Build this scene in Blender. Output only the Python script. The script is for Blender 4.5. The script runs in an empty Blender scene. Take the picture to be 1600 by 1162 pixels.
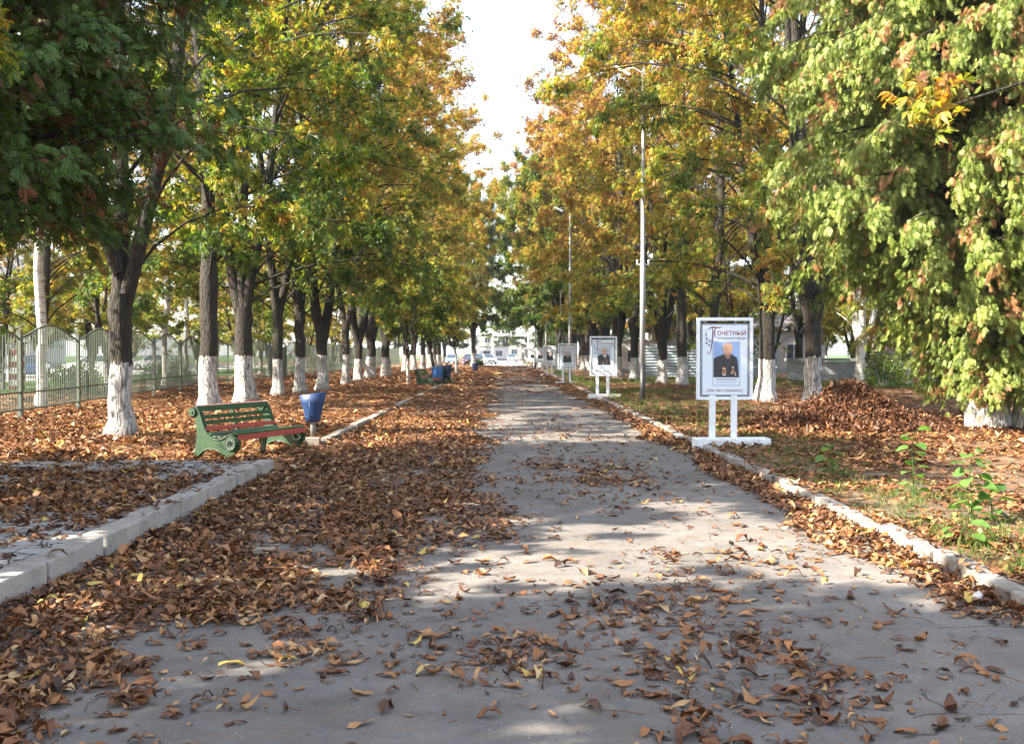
import bpy, bmesh, math, random
import numpy as np
from mathutils import Vector, Matrix, noise

S = bpy.context.scene
COL = S.collection
R = math.radians
# ------------------------------------------------------------------ camera
cam = bpy.data.objects.new("camera", bpy.data.cameras.new("camera"))
COL.objects.link(cam); S.camera = cam
cam.location = (0, 0, 1.6)
cam.data.sensor_width = 36; cam.data.lens = 35.3
cam.rotation_euler = (R(90 - 1.06), 0, R(-0.37))
cam.data.clip_end = 3000; cam.data.clip_start = 0.05
# ------------------------------------------------------------------ light
SUN_EL, SUN_AZ = 36.0, 20.0        # sun to the left (-X), this far behind the camera
sdir = Vector((-math.cos(R(SUN_EL)) * math.cos(R(SUN_AZ)), -math.cos(R(SUN_EL)) * math.sin(R(SUN_AZ)), math.sin(R(SUN_EL))))
sun = bpy.data.objects.new("sun", bpy.data.lights.new("sun", 'SUN')); COL.objects.link(sun)
sun.data.energy = 5.0; sun.data.angle = R(0.45); sun.data.color = (1.0, 0.91, 0.75)
sun.rotation_euler = sdir.to_track_quat('Z', 'Y').to_euler(); sun.location = (0, 0, 40)
W = bpy.data.worlds.new("World"); S.world = W; W.use_nodes = True
wn = W.node_tree.nodes; wl = W.node_tree.links
sky = wn.new('ShaderNodeTexSky'); sky.sky_type = 'NISHITA'; sky.sun_disc = False
sky.sun_elevation = R(SUN_EL); sky.sun_rotation = math.atan2(sdir.x, sdir.y)
sky.air_density = 1.0; sky.dust_density = 1.5; sky.ozone_density = 1.0
veil = wn.new('ShaderNodeMix'); veil.data_type = 'RGBA'; veil.inputs[0].default_value = .35; veil.inputs[7].default_value = (4.2, 4.4, 4.7, 1)   # thin bright cloud veil
wl.new(sky.outputs[0], veil.inputs[6]); wl.new(veil.outputs[2], wn['Background'].inputs[0]); wn['Background'].inputs[1].default_value = 0.125
S.view_settings.view_transform = 'Standard'; S.view_settings.look = 'None'
S.view_settings.exposure = 2.45; S.view_settings.gamma = 1
S.cycles.max_bounces = 6; S.cycles.diffuse_bounces = 3; S.cycles.glossy_bounces = 2
S.cycles.transmission_bounces = 4; S.cycles.transparent_max_bounces = 4
S.cycles.caustics_reflective = False; S.cycles.caustics_refractive = False

# ------------------------------------------------------------------ node helpers
def mat(name):
    m = bpy.data.materials.new(name); m.use_nodes = True
    return m, m.node_tree.nodes, m.node_tree.links, m.node_tree.nodes['Principled BSDF']
def nn(N, t, **k):
    n = N.new(t)
    for a, b in k.items(): setattr(n, a, b)
    return n
def ramp(N, L, src, stops):
    r = N.new('ShaderNodeValToRGB'); e = r.color_ramp.elements
    e[0].position, e[0].color = stops[0][0], (*stops[0][1], 1)
    e[1].position, e[1].color = stops[-1][0], (*stops[-1][1], 1)
    for p, c in stops[1:-1]:
        x = e.new(p); x.color = (*c, 1)
    L.new(src, r.inputs[0]); return r.outputs[0]
def ntex(N, L, vec, scale, detail=4, rough=.55, dist=0):
    n = N.new('ShaderNodeTexNoise'); n.inputs['Scale'].default_value = scale
    n.inputs['Detail'].default_value = detail; n.inputs['Roughness'].default_value = rough
    n.inputs['Distortion'].default_value = dist
    if vec is not None: L.new(vec, n.inputs['Vector'])
    return n.outputs['Fac']
def mixc(N, L, f, a, b, blend='MIX'):
    m = N.new('ShaderNodeMix'); m.data_type = 'RGBA'; m.blend_type = blend
    for s, v in ((0, f), (6, a), (7, b)):
        if isinstance(v, (int, float)): m.inputs[s].default_value = v
        elif isinstance(v, tuple): m.inputs[s].default_value = (*v, 1)
        else: L.new(v, m.inputs[s])
    return m.outputs[2]
def mth(N, L, op, a, b=None, c=None, clamp=False):
    m = N.new('ShaderNodeMath'); m.operation = op; m.use_clamp = clamp
    for i, v in enumerate((a, b, c)):
        if v is None: continue
        if isinstance(v, (int, float)): m.inputs[i].default_value = v
        else: L.new(v, m.inputs[i])
    return m.outputs[0]
def bump(N, L, h, strength, dist, P):
    b = N.new('ShaderNodeBump'); b.inputs['Strength'].default_value = strength; b.inputs['Distance'].default_value = dist
    L.new(h, b.inputs['Height']); L.new(b.outputs[0], P.inputs['Normal'])
def ocoord(N): return N.new('ShaderNodeTexCoord').outputs['Object']
def gpos(N): return N.new('ShaderNodeNewGeometry').outputs['Position']

def paint(name, c, rough=.5, metal=0, var=.25, scale=6, wear=None, bumpy=0.0):
    m, N, L, P = mat(name); v = ocoord(N)
    f = ntex(N, L, v, scale, 6, .65)
    lo = tuple(x * (1 - var) for x in c); hi = tuple(min(1, x * (1 + var)) for x in c)
    col = ramp(N, L, f, [(.3, lo), (.7, hi)])
    if wear:
        w = ntex(N, L, v, scale * 2.3, 8, .75)
        col = mixc(N, L, ramp(N, L, w, [(.56, (0, 0, 0)), (.64, (1, 1, 1))]), col, wear)
    L.new(col, P.inputs['Base Color']); P.inputs['Roughness'].default_value = rough; P.inputs['Metallic'].default_value = metal
    if bumpy: bump(N, L, ntex(N, L, v, scale * 5, 6, .7), bumpy, .02, P)
    return m
M = {}
M['green'] = paint('bench_green_paint', (.008, .050, .010), .45, var=.4, scale=9, wear=(.05, .09, .04), bumpy=.15)
M['green_dark'] = paint('bench_weathered_green', (.022, .045, .030), .55, var=.5, scale=14, wear=(.16, .17, .12), bumpy=.2)
M['green_cast'] = paint('bench_cast_green', (.008, .040, .010), .5, var=.45, scale=11, wear=(.07, .085, .045), bumpy=.4)
M['red'] = paint('bench_red_paint', (.30, .035, .02), .5, var=.3, scale=12, wear=(.20, .09, .07), bumpy=.15)
M['plum'] = paint('bench_plum_paint', (.16, .075, .08), .55, var=.35, scale=12, wear=(.25, .18, .17))
M['blue'] = paint('bin_blue_paint', (.003, .027, .10), .55, var=.3, scale=6)
M['blue_dark'] = paint('bin_navy_paint', (.01, .02, .08), .4)
M['blue_light'] = paint('bin_light_blue', (.05, .16, .5), .4)
M['pipe'] = paint('grey_steel', (.16, .155, .15), .6, .3, wear=(.10, .06, .04))
M['white'] = paint('white_frame_paint', (.72, .76, .80), .42, var=.07, scale=5, wear=(.55, .55, .52))
M['whitebase'] = paint('whitewashed_concrete', (.66, .68, .70), .85, var=.14, scale=5, wear=(.34, .30, .26), bumpy=.6)
M['poster'] = paint('poster_paper', (.66, .73, .82), .35, var=.02, scale=2)
M['poster_edge'] = paint('poster_edge_grey', (.24, .29, .33), .5)
M['ink_red'] = paint('ink_red', (.22, .015, .03), .5, var=.1)
M['ink_dark'] = paint('ink_plum', (.07, .012, .035), .5, var=.1)
M['ink_grey'] = paint('ink_grey', (.38, .42, .48), .5, var=.1)
M['photo_sky'] = paint('photo_backdrop', (.24, .36, .62), .4, var=.1, scale=1)
M['photo_dark'] = paint('photo_backdrop_dark', (.10, .11, .10), .4, var=.5, scale=7)
M['photo_grey'] = paint('photo_backdrop_grey', (.42, .46, .52), .4, var=.08, scale=1)
M['skin'] = paint('print_skin', (.55, .32, .22), .4, var=.12, scale=16)
M['skin_sh'] = paint('print_skin_deep', (.30, .14, .09), .4, var=.1)
M['hairw'] = paint('print_grey_hair', (.5, .48, .47), .4, var=.1)
M['suit'] = paint('print_suit', (.018, .02, .026), .4, var=.3, scale=14)
M['suit_edge'] = paint('print_lapel', (.045, .05, .065), .4)
M['shirt'] = paint('print_shirt', (.7, .72, .75), .4, var=.05)
M['gold'] = paint('print_gold', (.62, .45, .16), .4, var=.4, scale=60)
M['medalred'] = paint('print_ribbon', (.45, .03, .03), .4)
M['silver'] = paint('galvanised_pole', (.33, .345, .36), .45, .25, var=.16, scale=3, wear=(.34, .33, .31))
M['black'] = paint('black_paint', (.012, .013, .016), .5, var=.3)
M['lamp'] = paint('lamp_glass_white', (.75, .82, .85), .3, var=.03)
M['fence'] = paint('fence_grey_green', (.10, .125, .095), .5, .1, var=.2, scale=5, wear=(.18, .15, .11))
M['gate'] = paint('gate_green', (.10, .15, .12), .55, var=.2, scale=3)
M['tyre'] = paint('tyre_rubber', (.02, .02, .02), .85)
M['rim'] = paint('wheel_rim', (.4, .4, .42), .35, .6)
M['headl'] = paint('headlight_glass', (.75, .78, .8), .12)
M['plate'] = paint('number_plate', (.7, .7, .7), .4)
m, N, L, P = mat('car_window'); P.inputs['Base Color'].default_value = (.03, .05, .07, 1); P.inputs['Roughness'].default_value = .05; M['glass'] = m
for k, c in dict(car_silver=(.55, .57, .60), car_plum=(.10, .04, .10), car_dark=(.03, .035, .05), car_blue=(.07, .14, .32), car_white=(.78, .79, .8), car_pale=(.35, .47, .58)).items():
    M[k] = paint(k, c, .22, .35, var=.05)

def concrete(name, c, scale=3, cracks=True, white=None):
    m, N, L, P = mat(name); v = gpos(N)
    a = ntex(N, L, v, scale, 8, .65); b = ntex(N, L, v, scale * 18, 4, .6)
    col = ramp(N, L, a, [(.28, tuple(x * .62 for x in c)), (.5, c), (.75, tuple(min(1, x * 1.25) for x in c))])
    if white:
        w = ntex(N, L, v, 5.5, 8, .72)
        col = mixc(N, L, ramp(N, L, w, [(.44, (0, 0, 0)), (.56, (1, 1, 1))]), white, col)
    col = mixc(N, L, .35, col, ramp(N, L, b, [(.3, (.35, .33, .3)), (.7, (1, 1, 1))]), 'MULTIPLY')
    L.new(col, P.inputs['Base Color']); P.inputs['Roughness'].default_value = .9
    bump(N, L, mth(N, L, 'ADD', a, mth(N, L, 'MULTIPLY', b, .4)), .5, .02, P)
    return m
M['kerb'] = concrete('kerb_concrete', (.33, .30, .27))
M['kerbw'] = concrete('kerb_whitewashed', (.20, .17, .145), white=(.32, .30, .27))
M['kerb_old'] = concrete('kerb_old_concrete', (.26, .23, .20))

def bark_mat():
    m, N, L, P = mat('bark_with_whitewash'); v = ocoord(N)
    sep = nn(N, 'ShaderNodeSeparateXYZ'); L.new(v, sep.inputs[0])
    mp = nn(N, 'ShaderNodeMapping'); mp.inputs['Scale'].default_value = (1, 1, .22); L.new(v, mp.inputs[0])
    vo = nn(N, 'ShaderNodeTexVoronoi', feature='DISTANCE_TO_EDGE'); vo.inputs['Scale'].default_value = 17; 
    wv = mixc(N, L, .08, mp.outputs[0], nn(N, 'ShaderNodeTexNoise').outputs[1]); L.new(wv, vo.inputs['Vector'])
    fine = ntex(N, L, mp.outputs[0], 28, 6, .7)
    crack = ramp(N, L, vo.outputs['Distance'], [(0.0, (0, 0, 0)), (.16, (1, 1, 1))])
    bark = ramp(N, L, fine, [(.25, (.008, .006, .004)), (.5, (.023, .016, .011)), (.8, (.052, .039, .029))])
    big = ntex(N, L, v, 1.6, 5, .6)
    bark = mixc(N, L, ramp(N, L, big, [(.45, (0, 0, 0)), (.7, (.5, .5, .5))]), bark, (.05, .052, .03))
    bark = mixc(N, L, .7, bark, crack, 'MULTIPLY')
    oi = nn(N, 'ShaderNodeObjectInfo'); sc = nn(N, 'ShaderNodeSeparateColor'); L.new(oi.outputs['Color'], sc.inputs[0])
    edge = mth(N, L, 'SUBTRACT', mth(N, L, 'MULTIPLY', sc.outputs[0], 4.0), sep.outputs[2])
    edge = mth(N, L, 'ADD', edge, mth(N, L, 'MULTIPLY', mth(N, L, 'SUBTRACT', ntex(N, L, v, 6, 6, .7), .5), .34))
    mask = mth(N, L, 'MULTIPLY', edge, 60, clamp=True)
    wear = ramp(N, L, ntex(N, L, mp.outputs[0], 16, 7, .75), [(.36, (.12, .12, .12)), (.52, (1, 1, 1))])
    ww = ramp(N, L, fine, [(.25, (.34, .32, .30)), (.55, (.58, .565, .545)), (.8, (.68, .66, .64))])
    ww = mixc(N, L, .5, ww, crack, 'MULTIPLY')
    # splashed soil on the lowest hand's breadth
    low = mth(N, L, 'MULTIPLY', mth(N, L, 'SUBTRACT', mth(N, L, 'ADD', .12, mth(N, L, 'MULTIPLY', big, .12)), sep.outputs[2]), 8, clamp=True)
    ww = mixc(N, L, mth(N, L, 'MULTIPLY', low, .6), ww, (.25, .20, .16))
    mk_ = mth(N, L, 'MULTIPLY', mask, wear)
    L.new(mixc(N, L, mk_, bark, ww), P.inputs['Base Color']); P.inputs['Roughness'].default_value = .9
    bump(N, L, mth(N, L, 'ADD', crack, mth(N, L, 'MULTIPLY', fine, .8)), .8, .022, P)
    return m
M['bark'] = bark_mat()
def birch_mat():
    m, N, L, P = mat('birch_bark'); v = ocoord(N)
    mp = nn(N, 'ShaderNodeMapping'); mp.inputs['Scale'].default_value = (1, 1, 3.5); L.new(v, mp.inputs[0])
    f = ntex(N, L, mp.outputs[0], 3.0, 6, .7)
    L.new(ramp(N, L, f, [(.36, (.05, .045, .04)), (.44, (.45, .43, .40)), (.7, (.66, .64, .60))]), P.inputs['Base Color'])
    P.inputs['Roughness'].default_value = .85
    return m
M['birch'] = birch_mat()

def leaf_mat(name, stops, trans=.45, rough=.5, objbias=True, sat=1.95, randmix=.30):
    m, N, L, P = mat(name)
    at = nn(N, 'ShaderNodeAttribute', attribute_name='rnd')
    t = at.outputs['Fac']
    if objbias:
        oi = nn(N, 'ShaderNodeObjectInfo'); sc = nn(N, 'ShaderNodeSeparateColor'); L.new(oi.outputs['Color'], sc.inputs[0])
        t = mth(N, L, 'ADD', t, mth(N, L, 'SUBTRACT', sc.outputs[1], .5))
    col = ramp(N, L, t, stops)
    g = ntex(N, L, gpos(N), 22, 3, .6)
    col = mixc(N, L, .5, col, ramp(N, L, g, [(.3, (.6, .55, .45)), (.7, (1, 1, 1))]), 'MULTIPLY')
    L.new(col, P.inputs['Base Color']); P.inputs['Roughness'].default_value = rough
    P.inputs['Specular IOR Level'].default_value = .35
    tr = nn(N, 'ShaderNodeBsdfTranslucent')
    hs = nn(N, 'ShaderNodeHueSaturation'); hs.inputs['Saturation'].default_value = 1.1; hs.inputs['Value'].default_value = sat
    L.new(col, hs.inputs['Color']); L.new(hs.outputs[0], tr.inputs['Color'])
    mx = nn(N, 'ShaderNodeMixShader'); mx.inputs[0].default_value = trans
    L.new(P.outputs[0], mx.inputs[1]); L.new(tr.outputs[0], mx.inputs[2])
    L.new(mx.outputs[0], N['Material Output'].inputs[0])
    return m
M['leaf'] = leaf_mat('chestnut_leaves', [(0, (.03, .07, .012)), (.22, (.07, .125, .018)), (.40, (.18, .225, .028)), (.54, (.34, .275, .045)), (.68, (.37, .20, .045)), (.84, (.27, .115, .038)), (1, (.14, .06, .028))], .45)
M['thuja_shade'] = leaf_mat('thuja_sprays_shade_tint', [(0, (.05, .095, .015)), (.55, (.085, .15, .025)), (.86, (.13, .22, .04)), (.90, (.20, .07, .03)), (1, (.28, .10, .04))], .22, .55, sat=1.1)  # shaded copy of the thuja sprays: shade is put into the greens
M['thuja_sun'] = leaf_mat('thuja_sprays_sun_tint', [(0, (.085, .13, .022)), (.45, (.19, .25, .045)), (.84, (.35, .39, .10)), (.88, (.34, .15, .06)), (1, (.42, .23, .10))], .3, .5, sat=1.3)  # sunlit copy of the sprays: greens brightened to carry the sunshine
M['litter'] = leaf_mat('dry_fallen_leaves', [(0, (.045, .022, .014)), (.3, (.15, .060, .026)), (.6, (.30, .130, .05)), (.85, (.47, .27, .12)), (.95, (.50, .36, .20)), (1, (.55, .40, .10))], .12, .55, objbias=False, sat=1.2)
M['weed'] = leaf_mat('green_weed_leaves', [(0, (.03, .09, .02)), (.5, (.07, .17, .03)), (1, (.14, .24, .06))], .4, objbias=False)
M['grass'] = leaf_mat('grass_blades', [(0, (.03, .08, .015)), (.5, (.07, .14, .025)), (1, (.22, .22, .07))], .35, objbias=False)

def ground_mat():
    m, N, L, P = mat('soil_under_leaves'); v = gpos(N)
    big = ntex(N, L, v, .35, 5, .6); mid = ntex(N, L, v, 4, 6, .7)
    vo = nn(N, 'ShaderNodeTexVoronoi'); vo.inputs['Scale'].default_value = 11; L.new(v, vo.inputs['Vector'])
    sc = nn(N, 'ShaderNodeSeparateColor'); L.new(vo.outputs['Color'], sc.inputs[0])
    leafc = ramp(N, L, sc.outputs[0], [(0, (.05, .024, .012)), (.5, (.17, .075, .03)), (.8, (.27, .135, .055)), (1, (.38, .22, .10))])
    soil = ramp(N, L, mid, [(.3, (.075, .052, .038)), (.7, (.17, .125, .092))])
    soilm = ramp(N, L, mth(N, L, 'ADD', mth(N, L, 'MULTIPLY', big, .6), mth(N, L, 'MULTIPLY', mid, .4)), [(.42, (0, 0, 0)), (.56, (1, 1, 1))])
    at = nn(N, 'ShaderNodeAttribute', attribute_name='zone')
    zs = nn(N, 'ShaderNodeSeparateColor'); L.new(at.outputs['Color'], zs.inputs[0])
    cov = mth(N, L, 'MULTIPLY', zs.outputs[0], mth(N, L, 'ADD', mth(N, L, 'MULTIPLY', mth(N, L, 'SUBTRACT', 1.0, soilm), .5), .5), clamp=True)
    dots = mth(N, L, 'LESS_THAN', sc.outputs[1], cov)
    c = mixc(N, L, dots, soil, leafc)
    gr = ramp(N, L, mid, [(.3, (.03, .075, .016)), (.7, (.075, .14, .03))])
    gm = mth(N, L, 'MULTIPLY', mth(N, L, 'SUBTRACT', mth(N, L, 'ADD', zs.outputs[1], mth(N, L, 'MULTIPLY', mth(N, L, 'SUBTRACT', mid, .5), .9)), .5), 6, clamp=True)
    c = mixc(N, L, gm, c, gr)
    pave = ramp(N, L, mid, [(.3, (.34, .33, .32)), (.7, (.46, .45, .43))])
    c = mixc(N, L, zs.outputs[2], c, pave)
    L.new(c, P.inputs['Base Color']); P.inputs['Roughness'].default_value = .95; P.inputs['Specular IOR Level'].default_value = .1
    bump(N, L, mth(N, L, 'ADD', mid, mth(N, L, 'MULTIPLY', sc.outputs[0], .35)), .7, .04, P)
    return m
M['ground'] = ground_mat()
def asphalt_mat():
    m, N, L, P = mat('worn_asphalt'); v = gpos(N)
    big = ntex(N, L, v, .5, 6, .6); mid = ntex(N, L, v, 3.2, 7, .7); fine = ntex(N, L, v, 160, 3, .6)
    c = ramp(N, L, mth(N, L, 'ADD', mth(N, L, 'MULTIPLY', big, .5), mth(N, L, 'MULTIPLY', mid, .5)), [(.36, (.115, .105, .098)), (.5, (.172, .158, .147)), (.64, (.240, .218, .198))])
    c = mixc(N, L, .55, c, ramp(N, L, fine, [(.32, (.35, .35, .35)), (.6, (1, 1, 1))]), 'MULTIPLY')
    c = mixc(N, L, .35, c, ramp(N, L, ntex(N, L, v, 38, 5, .7), [(.35, (.5, .49, .48)), (.6, (1, 1, 1))]), 'MULTIPLY')
    vo = nn(N, 'ShaderNodeTexVoronoi'); vo.inputs['Scale'].default_value = 30; L.new(v, vo.inputs['Vector'])
    sc = nn(N, 'ShaderNodeSeparateColor'); L.new(vo.outputs['Color'], sc.inputs[0])
    chip = mth(N, L, 'MULTIPLY', mth(N, L, 'LESS_THAN', vo.outputs['Distance'], .12), mth(N, L, 'GREATER_THAN', sc.outputs[0], .93))
    c = mixc(N, L, chip, c, (.48, .46, .43))
    dirt = ramp(N, L, ntex(N, L, v, 1.4, 8, .75, 1.0), [(.5, (0, 0, 0)), (.72, (.65, .65, .65))])
    c = mixc(N, L, dirt, c, (.15, .105, .08))
    # hairline cracks
    vc = nn(N, 'ShaderNodeTexVoronoi', feature='DISTANCE_TO_EDGE'); vc.inputs['Scale'].default_value = .75
    nz = nn(N, 'ShaderNodeTexNoise'); nz.inputs['Scale'].default_value = 2.0; nz.inputs['Detail'].default_value = 6; L.new(v, nz.inputs['Vector'])
    L.new(mixc(N, L, .18, v, nz.outputs[1]), vc.inputs['Vector'])
    ck = mth(N, L, 'MULTIPLY', mth(N, L, 'LESS_THAN', vc.outputs['Distance'], .003), mth(N, L, 'GREATER_THAN', big, .53))
    c = mixc(N, L, mth(N, L, 'MULTIPLY', ck, .75), c, (.04, .035, .03))
    L.new(c, P.inputs['Base Color']); P.inputs['Roughness'].default_value = .88; P.inputs['Specular IOR Level'].default_value = .25
    bump(N, L, mth(N, L, 'ADD', fine, mth(N, L, 'MULTIPLY', mid, 1.5)), .35, .006, P)
    return m
M['asphalt'] = asphalt_mat()
def paver_mat():
    m, N, L, P = mat('grey_pavers'); v = gpos(N)
    br = nn(N, 'ShaderNodeTexVoronoi', feature='DISTANCE_TO_EDGE'); br.inputs['Scale'].default_value = 5.2; br.inputs['Randomness'].default_value = .55; L.new(v, br.inputs['Vector'])
    e = ramp(N, L, br.outputs['Distance'], [(.02, (0, 0, 0)), (.05, (1, 1, 1))])
    base = ramp(N, L, ntex(N, L, v, 6, 6, .6), [(.3, (.20, .195, .19)), (.7, (.34, .33, .32))])
    L.new(mixc(N, L, e, (.06, .045, .035), base), P.inputs['Base Color']); P.inputs['Roughness'].default_value = .85
    bump(N, L, e, .8, .01, P)
    return m
M['paver'] = paver_mat()
M['street'] = concrete('pale_street_asphalt', (.36, .35, .34), scale=.4)

# ------------------------------------------------------------------ mesh helpers
def link(o, parent=None):
    COL.objects.link(o)
    if parent is not None: o.parent = parent
    return o
def npmesh(name, V, F, material, rnd=None, smooth=False):
    """V (n,3), F (m,k) arrays of one face size"""
    V = np.asarray(V, dtype=np.float32); F = np.asarray(F, dtype=np.int32)
    me = bpy.data.meshes.new(name); n, k = F.shape
    me.vertices.add(len(V)); me.vertices.foreach_set('co', V.ravel())
    me.loops.add(n * k); me.loops.foreach_set('vertex_index', F.ravel())
    me.polygons.add(n); me.polygons.foreach_set('loop_start', np.arange(0, n * k, k, dtype=np.int32))
    me.update(calc_edges=True)
    if smooth: me.polygons.foreach_set('use_smooth', np.ones(n, dtype=bool))
    if rnd is not None:
        a = me.attributes.new('rnd', 'FLOAT', 'FACE'); a.data.foreach_set('value', np.asarray(rnd, dtype=np.float32))
    me.materials.append(material)
    return me
def obj(name, me, parent=None): return link(bpy.data.objects.new(name, me), parent)
def tag(o, label=None, cat=None, group=None, kind=None):
    if label: o['label'] = label
    if cat: o['category'] = cat
    if group: o['group'] = group
    if kind: o['kind'] = kind
    return o
def empty(name, loc, rz=0, label=None, cat=None, group=None):
    o = bpy.data.objects.new(name, None); link(o); o.location = loc; o.rotation_euler = (0, 0, rz); o.empty_display_size = .2
    return tag(o, label, cat, group)
def copy_tree(root, loc, rz=0, scale=None, label=None, group=None, color=None):
    c = root.copy(); COL.objects.link(c); c.location = loc; c.rotation_euler = (0, 0, rz)
    if scale: c.scale = scale
    if label: c['label'] = label
    if group: c['group'] = group
    def rec(src, dst):
        for ch in list(src.children):
            d = ch.copy(); COL.objects.link(d); d.parent = dst
            if color: d.color = color
            rec(ch, d)
    rec(root, c); return c

class MB:
    """small mesh collector with several materials"""
    def __init__(s): s.bm = bmesh.new(); s.mats = []
    def mi(s, m):
        if m not in s.mats: s.mats.append(m)
        return s.mats.index(m)
    def box(s, c, d, m, rz=0, ry=0, rx=0, bev=0):
        Mx = Matrix.Translation(c) @ Matrix.Rotation(rz, 4, 'Z') @ Matrix.Rotation(ry, 4, 'Y') @ Matrix.Rotation(rx, 4, 'X') @ Matrix.Diagonal((*d, 1))
        r = bmesh.ops.create_cube(s.bm, size=1, matrix=Mx); vs = r['verts']
        fs = {f for v in vs for f in v.link_faces}; k = s.mi(m)
        for f in fs: f.material_index = k
        if bev:
            es = list({e for v in vs for e in v.link_edges})
            rr = bmesh.ops.bevel(s.bm, geom=es, offset=bev, segments=2, affect='EDGES', profile=.6)
            for f in rr['faces']: f.material_index = k
        return s
    def tube(s, pts, rad, m, n=10, cap=True, smooth=True):
        pts = [Vector(p) for p in pts]; rad = rad if isinstance(rad, (list, tuple)) else [rad] * len(pts)
        k = s.mi(m); rings = []; prev = None
        for i, p in enumerate(pts):
            t = (pts[min(i + 1, len(pts) - 1)] - pts[max(i - 1, 0)]).normalized()
            if prev is None:
                u = t.orthogonal().normalized()
            else:
                u = (prev - t * prev.dot(t)).normalized()
            prev = u; w = t.cross(u)
            rings.append([s.bm.verts.new(p + (u * math.cos(2 * math.pi * j / n) + w * math.sin(2 * math.pi * j / n)) * rad[i]) for j in range(n)])
        for a, b in zip(rings, rings[1:]):
            for j in range(n):
                f = s.bm.faces.new((a[j], a[(j + 1) % n], b[(j + 1) % n], b[j])); f.material_index = k; f.smooth = smooth
        if cap:
            for rg in (rings[0][::-1], rings[-1]):
                f = s.bm.faces.new(rg); f.material_index = k
        return s
    def poly(s, pts, vec, m):
        """planar outline extruded along vec"""
        vec = Vector(vec); k = s.mi(m)
        a = [s.bm.verts.new(Vector(p)) for p in pts]; b = [s.bm.verts.new(Vector(p) + vec) for p in pts]
        n = len(pts)
        for f in (s.bm.faces.new(a), s.bm.faces.new(b[::-1])): f.material_index = k
        for i in range(n):
            f = s.bm.faces.new((a[i], b[i], b[(i + 1) % n], a[(i + 1) % n])); f.material_index = k
        return s
    def done(s, name, parent=None, bev=0):
        bmesh.ops.recalc_face_normals(s.bm, faces=s.bm.faces)
        me = bpy.data.meshes.new(name); s.bm.to_mesh(me); s.bm.free()
        for m in s.mats: me.materials.append(m)
        return obj(name, me, parent)

def smooth01(a, b, x):
    t = np.clip((x - a) / (b - a), 0, 1); return t * t * (3 - 2 * t)
# value noise usable on arrays
_rs = np.random.RandomState(5); _tab = _rs.rand(256, 256)
def vnoise(x, y):
    x = np.asarray(x, float); y = np.asarray(y, float)
    xi = np.floor(x).astype(int); yi = np.floor(y).astype(int); fx = x - xi; fy = y - yi
    fx = fx * fx * (3 - 2 * fx); fy = fy * fy * (3 - 2 * fy)
    g = lambda a, b: _tab[a % 256, b % 256]
    return (g(xi, yi) * (1 - fx) + g(xi + 1, yi) * fx) * (1 - fy) + (g(xi, yi + 1) * (1 - fx) + g(xi + 1, yi + 1) * fx) * fy
def fbm(x, y, o=3):
    s = 0; a = .5
    for i in range(o):
        s = s + a * vnoise(x * 2 ** i + 17 * i, y * 2 ** i + 31 * i); a *= .5
    return s / (1 - .5 ** o)

# ------------------------------------------------------------------ ground
KL, KR = -3.08, 3.20           # inner faces of the kerbs
def gz(x, y):
    x = np.asarray(x, float); y = np.asarray(y, float)
    gap = smooth01(13.25, 13.5, y) * (1 - smooth01(17.5, 17.75, y))
    w = .10 + .8 * gap
    l = (.165 - .085 * smooth01(13.3, 17.7, y)) * smooth01(0, 1, (KL - .02 - 2.3 * gap - x) / w)
    r = .07 * smooth01(0, 1, (x - KR - .02) / .14)
    bumps = (fbm(x * .8, y * .8) - .5) * .07
    off = np.clip(np.minimum(np.abs(x - KL), np.abs(x - KR)) / .8, 0, 1) * ((x < KL) | (x > KR))
    return l + r + bumps * off
def build_ground():
    xs = np.unique(np.concatenate([np.linspace(-260, -30, 24), np.linspace(-30, -3.5, 90), np.linspace(-3.5, -3.0, 21), np.linspace(-3, 3.1, 8), np.linspace(3.15, 3.6, 16), np.linspace(3.6, 24, 80), np.linspace(24, 260, 24)]))
    ys = np.unique(np.concatenate([np.linspace(-60, 0, 10), np.linspace(0, 40, 200), np.linspace(40, 130, 60), np.linspace(130, 900, 40)]))
    X, Y = np.meshgrid(xs, ys); Z = gz(X, Y)
    nx, ny = len(xs), len(ys)
    V = np.stack([X, Y, Z], -1).reshape(-1, 3)
    i = np.arange(nx - 1)[None, :] + (np.arange(ny - 1) * nx)[:, None]; i = i.ravel()
    me = npmesh('ground', V, np.stack([i, i + 1, i + 1 + nx, i + nx], -1), M['ground'], smooth=True)
    x, y = V[:, 0], V[:, 1]
    leafy = np.where(x < 0, 1.0, .62) * (1 - .5 * smooth01(22, 30, np.abs(x)))
    leafy = np.where((x > 4) & (y < 13), .38, leafy)
    g = .46 * smooth01(52, 56, y) * (x > 5) * (1 - smooth01(60, 64, y)) * 1.6
    g = np.maximum(g, .9 * smooth01(44, 47, y) * (1 - smooth01(52, 56, y)) * smooth01(8.5, 10, x))
    g = np.maximum(g, .9 * (x < -19) * (x > -27))
    g = np.maximum(g, .36 * np.exp(-((x - 4.6) / .9) ** 2 - ((y - 23) / 4.5) ** 2))
    g = np.maximum(g, .2 * np.exp(-((x - 4.0) / .5) ** 2 - ((y - 7) / 2.5) ** 2))
    g = np.maximum(g, .7 * (np.abs(x) > 40))
    g = np.maximum(g, .6 * ((x > 5) & (x < 9) & (y > 36) & (y < 42)))
    pv = ((x < -27) & (x > -60) & (y > 10) & (y < 130)) * 1.0
    a = me.attributes.new('zone', 'FLOAT_COLOR', 'POINT')
    a.data.foreach_set('color', np.stack([leafy, g, pv, np.ones_like(x)], -1).astype(np.float32).ravel())
    tag(obj('ground', me), kind='structure')
build_ground()
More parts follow.
